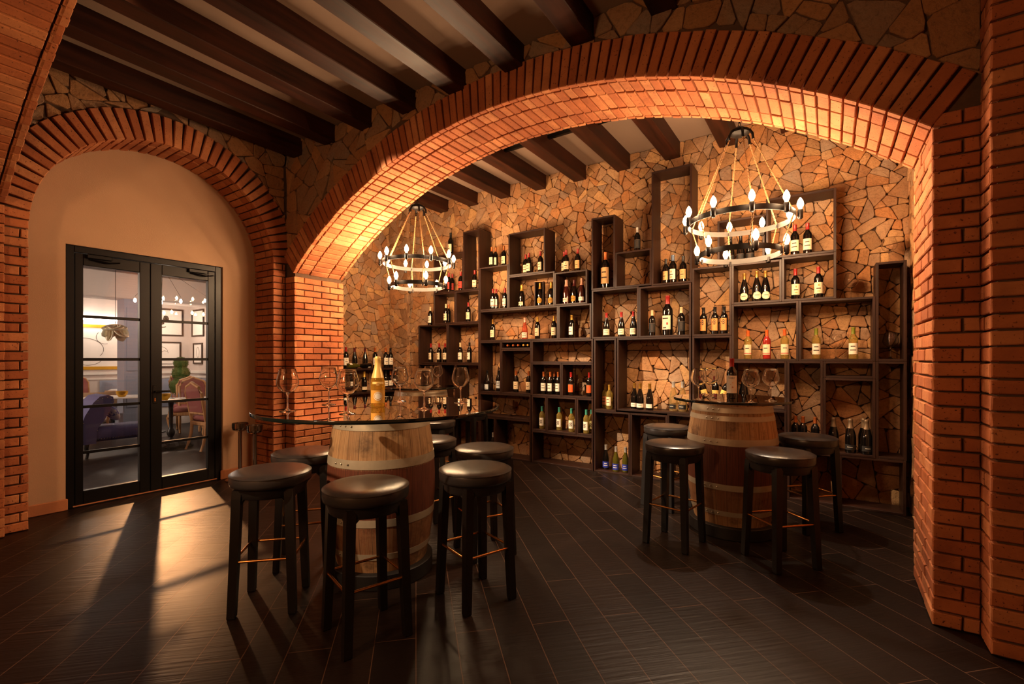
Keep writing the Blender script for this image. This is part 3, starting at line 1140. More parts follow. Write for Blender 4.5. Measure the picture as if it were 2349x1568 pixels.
# ------------------------------------------------------------------ bottles
PROF = dict(
    bord=[(0, 0.0), (.033, 0.0), (.0370, .004), (.0375, .185), (.0345, .204), (.0235, .221), (.0160, .236), (.0146, .25), (.0142, .287), (.0152, .288), (.0152, .298), (.0130, .30), (0, .30)],
    burg=[(0, 0.0), (.036, 0.0), (.0405, .004), (.0410, .128), (.0375, .152), (.0290, .188), (.0200, .222), (.0158, .245), (.0145, .287), (.0155, .288), (.0155, .297), (.0135, .30), (0, .30)],
    champ=[(0, 0.0), (.039, 0.0), (.0435, .005), (.0440, .145), (.0400, .175), (.0300, .215), (.0205, .250), (.0170, .275), (.0165, .296), (.0180, .298), (.0180, .310), (.0150, .318), (0, .318)],
    hock=[(0, 0.0), (.033, 0.0), (.0365, .004), (.0370, .150), (.0330, .185), (.0240, .230), (.0160, .270), (.0142, .320), (.0150, .330), (0, .33)],
)
CAPZ = dict(bord=(.238, .301, .0160), burg=(.240, .301, .0168), champ=(.232, .320, .0), hock=(.268, .331, .0162))
LABZ = dict(bord=(.045, .150), burg=(.025, .098), champ=(.03, .11), hock=(.05, .14))
RAD = dict(bord=.0375, burg=.041, champ=.044, hock=.037)
MESH = {}


def prof_r(kind, z):
    P = PROF[kind]
    for (r0, z0), (r1, z1) in zip(P[1:-1], P[2:]):
        if z0 <= z <= z1 and z1 > z0:
            return r0 + (r1 - r0) * (z - z0) / (z1 - z0)
    return P[1][0]


def bottle_meshes(kind, body, cap, lab, style, span=1.15):
    kb = ('b', kind, body)
    if kb not in MESH:
        b = MB()
        b.lathe(PROF[kind], 20)
        MESH[kb] = b.mesh('bottle_body', M[body], 35)
    kc = ('c', kind, cap)
    if kc not in MESH:
        b = MB()
        z0, z1, r = CAPZ[kind]
        if kind == 'champ':
            pr = [(prof_r('champ', z) + .0012, z) for z in (z0, .25, .262, .275, .296)] + [(.0192, .299), (.0192, .312), (.0155, .3205), (0, .3205)]
        else:
            pr = [(prof_r(kind, z0) + .0008, z0), (r, z0 + .012), (r - .0002, z1 - .014), (r + .0008, z1 - .012), (r + .0006, z1), (0, z1 + .0006)]
        b.lathe(pr, 16)
        MESH[kc] = b.mesh('capsule', M['cap_' + cap], 40)
    kl = ('l', kind, lab, style)
    if lab and kl not in MESH:
        b = MB()
        z0, z1 = LABZ[kind]
        if style == 'low':
            z1 = z0 + (z1 - z0) * .62
        if style in ('tall', 'blanktall', 'letter'):
            z0, z1 = z0 - .005, z1 + .022
        nx, nz = 14, 12
        r = RAD[kind] + .0007
        vs = []
        for j in range(nz + 1):
            for i in range(nx + 1):
                a = -PI / 2 + (i / nx - .5) * 2 * span
                vs.append((r * math.cos(a), r * math.sin(a), z0 + (z1 - z0) * j / nz))
        base = M['lab_' + lab]
        ink = M['ink_white'] if lab in ('blue', 'black') else (M['ink'] if lab != 'orange' else M['ink'])
        for j in range(nz):
            for i in range(nx):
                m = base
                ci = abs(i - 6.5)
                jj = nz - 1 - j
                if style == 'letter':
                    if 1 <= jj <= 5 and 7 <= i <= 10 and ('1110', '1001', '1110', '1001', '1110')[jj - 1][i - 7] == '1': m = ink
                    if i == 3 and jj >= 5 and jj % 2: m = ink
                    if jj == 3 and i in (4, 5): m = ink
                elif style == 'emblem':
                    if 4 <= jj <= 6 and ci < 3 and (i * 5 + j * 3) % 4: m = ink
                    if jj == 2 and ci < 4 and i % 2: m = M['ink_gold']
                elif style in ('plain', 'tall'):
                    if jj == 3 and ci < 3: m = ink
                    if jj in (7,) and ci < 4: m = ink
                elif style == 'dot':
                    if jj == 2 and ci < 3.6: m = ink
                    if jj in (6, 7) and i in (9, 10): m = M['ink_red']
                    if jj == 10 and 3 < i < 9: m = ink
                elif style == 'oval':
                    if ((i - 6.5) / 6.0) ** 2 + ((j - 5.5) / 5.8) ** 2 > 1: continue
                    if jj == 5 and ci < 3: m = ink
                elif style == 'crest':
                    if jj in (2, 3) and ci < 1.2: m = M['ink_gold']
                    if jj == 6 and ci < 3.5: m = ink
                    if jj == 9 and ci < 2.5: m = M['ink_gold']
                elif style == 'band':
                    if jj == 10: m = M['ink_red']
                    if jj == 4 and ci < 3: m = ink
                elif style == 'picture':
                    if 3 <= jj <= 8 and ci < 2.6 and (i * 7 + j * 5) % 3: m = M['ink']
                elif style == 'reddot':
                    if jj in (2, 3) and i in (4, 5): m = M['ink_red']
                    if jj == 9 and ci < 3: m = ink
                elif style == 'low':
                    if jj == 5 and ci < 3: m = ink
                elif style == 'figure':
                    if ci < 1.6 and 2 <= jj <= 9 and (i + j) % 2: m = M['ink']
                    if jj == 0: m = M['ink']
                b.add([vs[j * (nx + 1) + i], vs[j * (nx + 1) + i + 1], vs[(j + 1) * (nx + 1) + i + 1], vs[(j + 1) * (nx + 1) + i]], [(0, 1, 2, 3)], m)
        MESH[kl] = b.mesh('label', base, 60)
    return MESH[kb], MESH[kc], MESH.get(kl)


def uniq(label):
    n = LABEL_SEEN.get(label, 0)
    LABEL_SEEN[label] = n + 1
    return label


def bottle(x, y, z, kind='bord', body='b_dark', cap='red', lab='cream', style='plain', h=None, label='', group=None, face=None, tilt=0.0, name='wine_bottle', wide=1.0):
    mb_, mc, ml = bottle_meshes(kind, body, cap, lab, style)
    o = link(name, mb_)
    H0 = 0.33 if kind == 'hock' else (0.318 if kind == 'champ' else 0.30)
    s = (h / H0) if h else 1.0
    o.location = (x, y, z + 0.0005)
    o.scale = (s * wide, s * wide, s)
    if face is None:       # most labels look squarely into the room, a few are turned
        face = random.Random(round(x * 1000) + round(z * 77)).uniform(-.35, .25)
    o.rotation_euler = (0, tilt, face)
    if tilt:
        o.rotation_euler = (0, tilt, 0)
    tag(o, uniq(label), 'bottle', group)
    link('capsule', mc, o)
    if ml:
        link('label', ml, o)
    return o


LOOK = {'b_dark': 'dark wine bottle'}


def put(bx, where, items, group):
    """items: (pixel u, kind, body, cap, label, style, y offset, height, words)"""
    x0, x1, z0, z1, d = BOX[bx]
    z = z0 + BT if where == 'in' else z1
    n = len(items)
    order = sorted(range(n), key=lambda i: items[i][0])
    ranks = {i: r for r, i in enumerate(order)}
    for i, (u, kind, body, cap, lab, style, dy, h, words) in enumerate(items):
        y = YF + dy
        x = x_on_y(u, y)
        if where == 'in':
            x = min(max(x, x0 + BT + .043), x1 - BT - .043)
        if n == 1:
            w = ''
        elif n == 2:
            w = ('left ', 'right ')[ranks[i]]
        elif n == 3:
            w = ('left ', 'middle ', 'right ')[ranks[i]]
        else:
            w = ('first ', 'second ', 'third ', 'fourth ', 'fifth ', 'sixth ')[ranks[i]]
        pre = 'in ' if where == 'in' else 'on top of '
        lbl = w + words + ' ' + pre + d
        bottle(x, y, z, kind, body, cap, lab, style, h, lbl, group)


def shelf_bottles():
    D = 'b_dark'
    def r(u, dy=.13, cap='red', lab='cream', style='plain', kind='bord', h=None, body=D, w=None):
        return (u, kind, body, cap, lab, style, dy, h, w or ('%s-capped bottle' % cap))
    G = 'bottles on the upper shelves'
    put('Lh', 'top', [r(1034, .14, 'black', 'cream', 'crest', h=.36, w='big dark magnum with cream label')], G)
    put('Lh', 'in', [r(1030, .10, 'red', 'redlab'), r(1037.5, .2, 'red', 'redlab'), r(1057, .13, 'red', 'redlab')], G)
    put('Li', 'in', [r(1089, .16, 'red', 'cream', 'band', w='red-capped dark bottle')], G)
    put('La', 'top', [r(987, .12, 'cream', 'white', w='cream-capped bottle')], G)
    put('Lf', 'in', [r(1023, .10, 'cream', 'cream'), r(1029, .18, 'copper', 'cream')], G)
    put('Lg', 'in', [r(1074.5, .15, 'red', 'cream', 'crest')], G)
    put('La', 'in', [r(988.5), r(1007.5), r(1021, .2)], G)
    put('Lb', 'in', [r(1056, .12, 'cream', 'white', 'crest'), r(1077, .12, 'black', 'white', 'crest')], G)
    put('Lc', 'in', [r(993, .1, 'black', 'white', w='dim dark bottle')], G)
    put('Le', 'in', [r(1068, .12, 'black', 'cream', 'low'), r(1092, .12, 'black', 'cream', 'low')], G)
    put('M1', 'top', [r(1128, .1, 'copper', 'cream', 'crest'), r(1137, .15, 'copper', 'cream', 'crest'), r(1156, .15, 'copper', 'cream', 'crest')], G)
    put('M1', 'in', [r(1131, .1, 'red', 'white', 'band'), r(1138.5, .14, 'red', 'white', 'band'), r(1158.5, .14, 'red', 'white', 'band')], G)
    put('M2', 'in', [r(1206, .2), r(1213.5, .14), r(1240, .14)], G)
    put('M4', 'top', [r(1294.5, .17, 'red', 'cream', 'crest'), r(1299, .1, 'red', 'cream', 'crest'), r(1325.5, .12, 'red', 'tan', 'crest')], G)
    put('M3', 'in', [r(1197, .12, 'gold', 'cream', 'low', 'champ', w='gold-foiled champagne bottle'), r(1265, .14, 'gold', 'gold', 'oval', 'champ', w='gold-topped dark champagne bottle')], G)
    put('M4', 'in', [r(1299, .1, 'pinkcap', 'white', 'low', 'champ', None, 'b_pink', 'pink champagne bottle'), r(1317.5, .14, 'darkred', 'gold', 'oval', 'champ', w='dark champagne bottle with gold crest'),
                     r(1335, .1, 'pinkcap', 'white', 'low', 'champ', None, 'b_pink', 'pink champagne bottle')], G)
    put('M5', 'in', [r(1130.5, .12, 'amber', 'cream', 'crest'), r(1204, .12, 'pinkcap', 'white', 'plain', 'burg', None, 'b_rose', 'clear rose bottle'),
                     r(1233, .12, 'gold', 'cream', 'crest'), r(1271, .12, 'gold', 'cream', 'crest')], G)
    put('M6', 'in', [r(1311.5, .12, 'gold', 'white', 'plain')], G)
    G = 'bottles on the lower shelves'
    put('M7', 'in', [r(1118, .1, 'black', 'sky', 'reddot', 'burg', w='dark bottle with pale blue label'), r(1144, .15, 'black', 'sky', 'plain', w='half hidden dark bottle')], G)
    put('M8', 'in', [r(1184, .12, 'copper', 'cream', 'crest'), r(1213, .12, 'copper', 'cream', 'crest')], G)
    put('M10', 'in', [r(1247, .10, 'copper', 'white'), r(1262.5, .08, 'copper', 'white'), r(1272, .18, 'copper', 'white'), r(1280.5, .09, 'copper', 'white')], G)
    put('M11', 'in', [r(1310, .08, 'red', 'orange', 'figure', w='orange-labelled bottle'), r(1352, .08, 'red', 'orange', 'figure', w='orange-labelled bottle')], G)
    wt = dict(cap='teal', lab='white', style='picture', body='b_pale')
    put('M14a', 'in', [r(1243.5, .1, w='teal-capped pale wine bottle', **wt)], G)
    put('M14b', 'in', [r(1283, .12, w='teal-capped pale wine bottle', **wt), r(1311, .08, w='teal-capped pale wine bottle', **wt)], G)
    put('M14c', 'in', [r(1345, .06, w='teal-capped pale wine bottle', **wt), r(1357, .17, w='teal-capped pale wine bottle', **wt)], G)
    put('M13a', 'in', [r(1095, .1, 'silver', None, 'plain', w='silver-topped dark bottle'), r(1110, .1, 'silver', None, 'plain', w='silver-topped dark bottle'), r(1131, .1, 'silver', None, 'plain', w='silver-topped dark bottle')], G)
    put('N1', 'in', [r(1389, .12, 'copper', 'tan', 'tall', h=.455, w='copper-capped magnum')], G)
    put('N2', 'top', [r(1462, .14, 'silver', 'black', 'figure', h=.30, w='black-labelled bottle')], G)
    put('N3', 'in', [r(1527.5, .1, 'black', 'tan', 'crest', h=.29), r(1543.5, .12, 'blue', 'white', 'crest', h=.33), r(1567, .14, 'black', 'tan', 'crest', h=.31)], G)
    put('N4', 'in', [r(1391.5, .1, 'red', 'cream', 'plain', 'burg'), r(1425.5, .1, 'red', 'cream', 'plain', 'burg'), r(1453, .1, 'red', 'cream', 'plain', 'burg')], G)
    put('N5', 'in', [r(1496, .1, 'cream', 'black', 'figure', w='black-labelled bottle'), r(1531.5, .12, 'red', 'cream', 'dot', h=.46, w='big red-capped magnum'), r(1563, .12, 'cream', 'black', 'figure', h=.32, w='black-labelled bottle')], G)
    put('N6', 'in', [r(1614, .12, 'black', 'apricot', 'letter'), r(1640, .12, 'black', 'apricot', 'letter'), r(1661, .12, 'black', 'apricot', 'letter')], G)
    put('N7', 'in', [r(1676, .14, 'black', 'black', 'figure', 'burg', w='dark black-labelled bottle'), r(1699, .12, 'black', 'black', 'figure', 'burg', w='dark black-labelled bottle'), r(1721, .14, 'black', 'black', 'figure', 'burg', w='dark black-labelled bottle')], G)
    put('N8', 'in', [r(1455.5, .12, 'amber', 'white', 'low', 'burg', .31), r(1468.5, .07, 'amber', 'white', 'low', 'burg', .31), r(1490.5, .07, 'amber', 'white', 'low', 'burg', .31),
                     r(1545, .12, 'silver', 'black', 'low', 'burg', .34, 'b_clear', 'clear bottle with black label'), r(1566, .12, 'silver', 'black', 'low', 'burg', .34, 'b_clear', 'clear bottle with black label')], G)
    put('N9', 'in', [r(1388, .17, 'amber', 'rust', body='b_pale', w='pale bottle with rust label'), r(1398, .08, 'gold', 'cream', body='b_pale', w='pale bottle with cream label')], G)
    put('N10', 'in', [r(1390, .12, 'silver', 'blue', 'plain', 'burg', w='blue-labelled dark bottle'), r(1413, .07, 'silver', 'blue', 'plain', 'burg', body='b_olive', w='blue-labelled olive bottle'),
                      r(1435, .1, 'silver', 'blue', 'plain', 'burg', body='b_olive', w='blue-labelled olive bottle')], G)
    put('P1', 'in', [r(1823.5, .12, 'red', 'cream', 'plain', h=.315), r(1852.5, .12, 'red', 'cream', 'plain', h=.315)], G)
    put('P2', 'in', [r(1707.5, .12, 'amber', 'cream', 'oval', 'burg', .31), r(1736, .11, 'amber', 'cream', 'oval', 'burg', .32), r(1756, .14, 'amber', 'cream', 'oval', 'burg', .32)], G)
    put('P3', 'in', [r(1824.7, .12, 'red', 'cream', 'crest', h=.31), r(1877.5, .12, 'red', 'cream', 'crest', h=.31)], G)
    put('P4', 'in', [r(1716, .12, 'orange', 'cream', 'band', body='b_pale', w='orange-capped pale bottle'), r(1759, .12, 'orange', 'cream', 'band', body='b_red', w='orange-capped red bottle'),
                     r(1800, .12, 'orange', 'cream', 'band', body='b_pale', w='orange-capped pale bottle')], G)
    put('P5', 'in', [r(1872.5, .12, 'green', 'white', 'plain', body='b_pale', w='green-capped pale bottle'), r(1957.5, .12, 'green', 'white', 'plain', body='b_pale', w='green-capped pale bottle')], G)
    # the floor-level bottles behind the right stool reach only a little above its seat
    put('P7', 'in', [r(1825, .12, 'copper', 'white', 'low'), r(1842, .12, 'copper', 'white', 'low'), r(1870, .12, 'copper', 'white', 'low')], G)
    put('P9', 'in', [r(1912, .1, 'foil', 'black', 'low', 'champ', w='foil-topped champagne bottle'), r(1951, .07, 'foil', 'black', 'low', 'champ', w='foil-topped champagne bottle'),
                     r(1981, .16, 'foil', 'black', 'low', 'champ', w='foil-topped champagne bottle'), r(1988, .06, 'foil', 'black', 'low', 'champ', w='foil-topped champagne bottle')], G)
    # leaning bottles behind the small table
    zb = BOX['N13'][2] + BT
    for (u, tl, w) in ((1624, -.30, 'left'), (1639, 0.0, 'middle'), (1653, .34, 'right')):
        x = x_on_y(u, YF + .12)
        bottle(x, YF + (.10 if tl else .17), zb + (.012 if tl else 0), 'bord', D, 'darkred', 'yellow', 'emblem', None, w + ' yellow-labelled bottle in the cubby with leaning bottles', G, tilt=tl)
    x = x_on_y(1706, YF + .1)
    bottle(x, YF + .1, BOX['P7b'][2] + BT, 'burg', D, 'black', 'cream', 'low', .33, 'dark bottle in the cubby behind the small table glasses', G)
    # bottles lying in the cork rack
    x0, x1, z0, z1, d = BOX['M8r']
    for i, u in enumerate((1164.7, 1177.5, 1188.6, 1201, 1211)):
        x = x_on_y(u, YF + .03)
        o = bottle(x, YF + 0.02, z0 + .06, 'bord', D, ('copper', 'copper', 'copper', 'gold', 'gold')[i], None, 'plain', .255, ('first', 'second', 'third', 'fourth', 'fifth')[i] + ' lying bottle from the left in the cork rack slot', 'bottles lying in the rack slot', face=0)
        o.rotation_euler = (PI / 2, 0, 0)
        o.location = (x, YF + .275, z0 + .022 + .0375 * .85)
    # small wall shelf left of the alcove is filled below


shelf_bottles()


def left_wall_shelf():
    E = empty('wall_shelf', (-6.25, 5.0, 0))
    tag(E, 'dark wooden wall shelf on the left stone wall of the alcove', 'shelf')
    y0, y1, x0, x1 = 4.12 - 5.0, 5.52 - 5.0, -6.385 + 6.25, -6.10 + 6.25
    for nm, a in (('shelf_board', (x0, x1, y0, y1, 1.215, 1.247)), ('shelf_board', (x0, x1, y0, y1, .838, .87)), ('shelf_board', (x0, x1, y0, y1, .42, .45)),
                  ('side_panel', (x0, x1, y1 - .028, y1 - .001, 0.0, 1.2145)), ('side_panel', (x0, x1, y0 + .001, y0 + .028, 0.0, 1.2145))):
        b = MB()
        if nm == 'side_panel':
            for (za, zb) in ((0, .4195), (.4505, .8375), (.8705, 1.2145)):
                b.box(a[0], a[1], a[2], a[3], za, zb)
        else:
            b.box(*a, ch=.003)
        b.build(nm, M['walnut'], E)
    def yx(u, x):
        a = (u - CX) / F_PX
        return x * (a * ST + CT) / (a * CT - ST)
    G = 'bottles on the left wall shelf'
    rows = [(793.4, 'bord', 'red', 'white', 'crest', 'red-capped bottle'), (813.5, 'burg', 'darkred', 'white', 'low', 'sloping dark bottle'), (837.4, 'burg', 'darkred', 'white', 'low', 'sloping dark bottle'),
            (860.4, 'bord', 'copper', 'white', 'plain', 'copper-capped bottle'), (885, 'bord', 'copper', 'white', 'crest', 'copper-capped bottle'), (896, 'bord', 'black', 'white', 'crest', 'black-capped bottle')]
    for i, (u, k, c, l, s, w) in enumerate(rows):
        xx = -6.19
        bottle(xx, yx(u, xx), 1.247, k, 'b_dark', c, l, s, .33 if k == 'bord' else .32, ('first', 'second', 'third', 'fourth', 'fifth', 'sixth')[i] + ' of six upright bottles on the left wall shelf, ' + w, G, face=PI / 2 - .3)
    rows = [(811.6, 'bord', 'black', 'white', 'plain', 'white-labelled bottle'), (835.5, 'champ', 'gold', 'cream', 'low', 'gold-topped champagne bottle'), (885, 'bord', 'black', 'white', 'plain', 'black-capped bottle'), (896, 'bord', 'copper', 'white', 'crest', 'copper-capped bottle')]
    for i, (u, k, c, l, s, w) in enumerate(rows):
        xx = -6.19
        bottle(xx, yx(u, xx), .87, k, 'b_dark', c, l, s, .32, ('first', 'second', 'third', 'fourth')[i] + ' of four on the lower left wall shelf, ' + w, G, face=PI / 2 - .3)
    for i, (u, bd) in enumerate(((812, 'b_olive'), (830, 'b_dark'))):
        xx = -6.13
        o = bottle(xx, yx(u, xx), 1.29, 'burg', bd, 'black', 'white', 'low', .3, ('lying olive bottle in front of the sloping bottles, left wall shelf', 'lying dark bottle in front of the sloping bottles, left wall shelf')[i], G)
        o.location = (xx + .0, yx(u, xx) - .12 if i == 0 else yx(u, xx) + .17, 1.247 + .041)
        o.rotation_euler = (-PI / 2 if i == 0 else PI / 2, 0, 0)


left_wall_shelf()


def wooden_case():
    x = x_on_y(1236, YF + .1)
    z = BOX['M3'][2] + BT
    E = empty('bottle_case', (x, YF + .13, z), 0.25)
    tag(E, 'upright wooden gift case standing open among champagnes in its cubby', 'case')
    w, d, h = .062, .05, .34
    for nm, a in (('side_panel', (-w, -w + .01, -d, d, .01, h - .01)), ('side_panel', (w - .01, w, -d, d, .01, h - .01)), ('bottom_panel', (-w, w, -d, d, 0, .01)),
                  ('top_panel', (-w, w, -d, d, h - .01, h)), ('back_panel', (-w + .01, w - .01, d - .008, d, .01, h - .01))):
        b = MB()
        b.box(*a)
        b.build(nm, M['walnut_v'] if nm != 'top_panel' else M['limed'], E)
    bottle(x, YF + .135, z + .011, 'champ', 'b_dark', 'gold', 'gold', 'oval', .31, 'gold-topped champagne bottle inside the wooden gift case', 'bottles on the upper shelves')


wooden_case()


# ------------------------------------------------------------------ wine glasses
def glass_mesh():
    b = MB()
    out = [(0, 0.0), (.044, 0.0), (.0465, .0012), (.044, .0030), (.020, .006), (.0075, .014), (.0045, .03), (.0040, .075), (.0050, .095), (.011, .106), (.030, .118), (.052, .140), (.0615, .160),
           (.0630, .172), (.0600, .192), (.0520, .222), (.0445, .252), (.0436, .2530), (.0428, .252), (.0503, .222), (.0584, .192), (.0613, .172), (.0598, .160), (.0504, .1412), (.029, .1195), (.010, .109), (0, .108)]
    b.lathe(out, 36)
    return b.mesh('wine_glass', M['wineglass'], 40)


GLASS = glass_mesh()


def wine_glass(p, label, group, s=1.0):
    o = link('wine_glass', GLASS)
    o.location = (p[0], p[1], p[2] + .0004)
    o.scale = (s, s, s)
    tag(o, label, 'glass', group)
    return o


for bx, where, u, s, w in (('M7', 'in', 1134, .9, 'empty wine glass in the narrow cubby left of the cork rack'), ('M11', 'in', 1333, .9, 'empty wine glass between two orange-labelled bottles'),
                           ('M12', 'in', 1173, .9, 'lone wine glass in the low cubby beside the big table'), ('P5', 'top', 1952, .95, 'wine glass on top of the wide cubby with green capsules'),
                           ('P6', 'top', 2040, .95, 'wine glass on top of the tall right-end cubby'), ('P6', 'in', 2043, .95, 'wine glass inside the tall right-end cubby'), ('P5', 'in', 1918, .95, 'wine glass between two green-capped pale bottles')):
    x0, x1, z0, z1, d = BOX[bx]
    wine_glass((x_on_y(u, YF + .13), YF + .13, z0 + BT if where == 'in' else z1), w, 'wine glasses on the shelves', s)


# ================================================================== BARREL TABLES
ZT = 1.075
ZT1 = 1.086


def barrel_table(x, y, R, which, rot, ztop=ZT):
    E = empty('barrel_table', (x, y, 0), rot)
    tag(E, which, 'table', 'wine barrel tables')
    b = MB()
    b.lathe([(0, 0), (.325, 0), (.330, .004), (.330, .088), (.322, .094), (0, .094)], 48)
    b.build('plinth', M['black_base'], E, smooth=40)
    z0, z1 = .0945, ztop - .0222
    H = z1 - z0
    def pr(t):
        return .290 + .058 * (1 - (2 * t - 1) ** 2)
    b = MB()
    prof = [(0, 0), (.27, 0)] + [(pr(t / 20), H * t / 20) for t in range(21)] + [(.272, H), (.268, H - .03), (0, H - .03)]
    b.lathe(prof, 52)
    o = b.build('barrel_body', M['oak'], E, smooth=40)
    o.location = (0, 0, z0)
    k_ = .972 if R > .6 else 1.0
    hz = ((.085, .125), (.30, .348), (.66, .715), (.855, .895) if R < .6 else (.80, .801), (.938 * k_ - .018, .985 * k_ - .012))
    hz = [h for h in hz if h[1] - h[0] > .01]
    for (a, c) in hz:
        b = MB()
        t0, t1 = a, c
        e = .003
        b.lathe([(pr(t0) + .0003, H * t0), (pr(t0) + e, H * t0), (pr((t0 + t1) / 2) + e, H * (t0 + t1) / 2), (pr(t1) + e, H * t1), (pr(t1) + .0003, H * t1)], 52)
        ho = b.build('hoop', M['hoop'], E, smooth=40)
        ho.location = (0, 0, z0)
        b = MB()
        rr = pr((t0 + t1) / 2) + e
        for k in range(3):
            an = -PI / 2 - .62 + k * .15
            T = Matrix.Translation((rr * math.cos(an), rr * math.sin(an), H * (t0 + t1) / 2)) @ Matrix.Rotation(an, 4, 'Z') @ Matrix.Rotation(PI / 2, 4, 'Y')
            b.lathe([(.007, -.002), (.006, .004), (.003, .007), (0, .008)], 8, T=T)
        r_ = b.build('rivet', M['rivet'], ho, smooth=50)
    # glass top rests on the chime
    return E


def glass_top(x, y, R, label, z=ZT):
    E = empty('glass_tabletop', (x, y, z))
    tag(E, label, 'tabletop', 'round glass tabletops')
    b = MB()
    b.lathe([(0, 0), (R - .004, 0)], 96)
    b.build('glass_surface', M['table_glass'], E, fix=False)
    b = MB()
    b.lathe([(R - .004, -.0215), (R - .001, -.0205), (R, -.017), (R, -.004), (R - .001, -.001), (R - .004, 0.0)], 96)
    b.build('polished_edge', M['glass_edge'], E, smooth=60)


T1, T2, T3 = (-2.48, 2.12), (-0.67, 4.25), (-3.97, 3.97)
barrel_table(*T1, .78, 'oak wine barrel table in front, carrying the widest glass top', math.radians(32), ZT1)
barrel_table(*T2, .455, 'oak wine barrel table beneath the right chandelier', math.radians(10))
barrel_table(*T3, .43, 'oak wine barrel table far back, half hidden behind the front one', math.radians(40))
glass_top(*T1, .78, 'wide round glass top on the front barrel, set with six glasses', ZT1)
glass_top(*T2, .455, 'round glass top on the barrel beneath the right chandelier')
glass_top(*T3, .43, 'round glass top on the far barrel behind the front table')
GG = 'wine glasses on the barrel tables'
for (u, v, w) in ((659.7, 943, 'large wine glass at the left end of the front table'), (754.3, 927.7, 'wine glass second from left at the back of the front table'),
                  (797.6, 949, 'wine glass just left of the golden champagne bottle'), (917.5, 920, 'wine glass just right of the golden champagne bottle'),
                  (972.7, 938, 'wine glass fifth from left on the front table'), (1056.5, 923.4, 'wine glass at the right end of the front table')):
    wine_glass(at(u, v, ZT1), w, GG)
for (u, v, w) in ((1602.7, 916.5, 'wine glass at the left edge of the table under the right chandelier'), (1630.5, 911.5, 'wine glass in front of the leaning yellow-labelled bottles'),
                  (1722.6, 923, 'wine glass just right of the white-labelled bottle on the rear table'), (1768.7, 918.8, 'wine glass at the right edge of the table under the right chandelier')):
    wine_glass(at(u, v, ZT), w, GG, 0.98)
for (dx, dy, w) in ((.11, .17, 'right wine glass on the far barrel table'), (.14, -.02, 'middle wine glass on the far barrel table'), (-.2, -.03, 'left wine glass on the far barrel table')):
    wine_glass((T3[0] + dx, T3[1] + dy, ZT), w, GG, .95)
p = at(866.5, 934, ZT1)
o = bottle(p.x, p.y, ZT1, 'champ', 'b_gold', 'palegold', 'gold', 'none', .325, 'golden champagne bottle standing on the front barrel table', None, face=.90)
b = MB()
rr_ = .0456
vs, fs = [], []
for j in range(13):
    for i in range(13):
        a = -PI / 2 + (i / 12 - .5) * 1.15
        vs.append((rr_ * math.cos(a), rr_ * math.sin(a), .046 + .054 * j / 12))
for j in range(12):
    for i in range(12):
        q = ((i - 5.5) / 6) ** 2 + ((j - 5.5) / 6) ** 2
        if q < 1:
            b.add([vs[j * 13 + i], vs[j * 13 + i + 1], vs[(j + 1) * 13 + i + 1], vs[(j + 1) * 13 + i]], [(0, 1, 2, 3)], M['ink_white'] if q < .45 or q > .72 else M['ink_gold'])
b.build('medallion', None, o)
b = MB()
b.lathe([(prof_r('champ', z) + .0010, z) for z in (.186, .200, .215, .225, .234)], 24, M['cap_palegold'])
b.build('foil', None, o, smooth=50)
b = MB()
b.lathe([(prof_r('champ', z) + .0010, z) for z in (.148, .155, .162)], 20, M['cap_palegold'], a0=-PI / 2 - .85, a1=-PI / 2 + .85)
b.lathe([(prof_r('champ', z) + .0016, z) for z in (.138, .148, .158)], 8, M['ink_gold'], a0=-PI / 2 - .2, a1=-PI / 2 + .2)
b.build('neck_label', None, o, smooth=50)
p = at(1679, 913, ZT)
o = bottle(p.x, p.y, ZT, 'bord', 'b_dark', 'red', 'white', 'blanktall', .325, 'red-capped dark bottle with tall white label on the rear barrel table', None, face=.06)
# dots and the printed word of that label
b = MB()
rr_ = .0386
for (za, aa, ra, m) in ((.085, .22, .006, M['lab_rust']), (.118, .25, .0035, M['lab_apricot']), (.105, -.15, .003, M['lab_tan'])):
    vs = [(rr_ * math.cos(-PI / 2 + aa), rr_ * math.sin(-PI / 2 + aa), za)]
    for k in range(14):
        t = pi2 * k / 14
        a = -PI / 2 + aa + ra * math.cos(t) / rr_
        vs.append((rr_ * math.cos(a), rr_ * math.sin(a), za + ra * math.sin(t)))
    b.add(vs, [(0, k + 1, (k + 1) % 14 + 1) for k in range(14)], m)
b.build('seal', None, o)


def printed(txt, w, h, zc, r, parent, mat):
    cu = bpy.data.curves.new('printed_word', 'FONT')
    cu.body = txt
    cu.resolution_u = 2
    t_ = bpy.data.objects.new('printed_word', cu)
    COL.objects.link(t_)
    me = bpy.data.meshes.new_from_object(t_.evaluated_get(bpy.context.evaluated_depsgraph_get()))
    bpy.data.objects.remove(t_)
    bpy.data.curves.remove(cu)
    xs = [v.co.x for v in me.vertices]
    ys = [v.co.y for v in me.vertices]
    x0, x1, y0, y1 = min(xs), max(xs), min(ys), max(ys)
    for v in me.vertices:
        a = -PI / 2 + ((v.co.x - x0) / (x1 - x0) - .5) * w / r
        v.co = (r * math.cos(a), r * math.sin(a), zc + ((v.co.y - y0) / (y1 - y0) - .5) * h)
    me.materials.append(mat)
    me.update()
    return link('printed_word', me, parent)


printed('TIGNANELLO', .048, .016, .155, .0385, o, M['ink'])


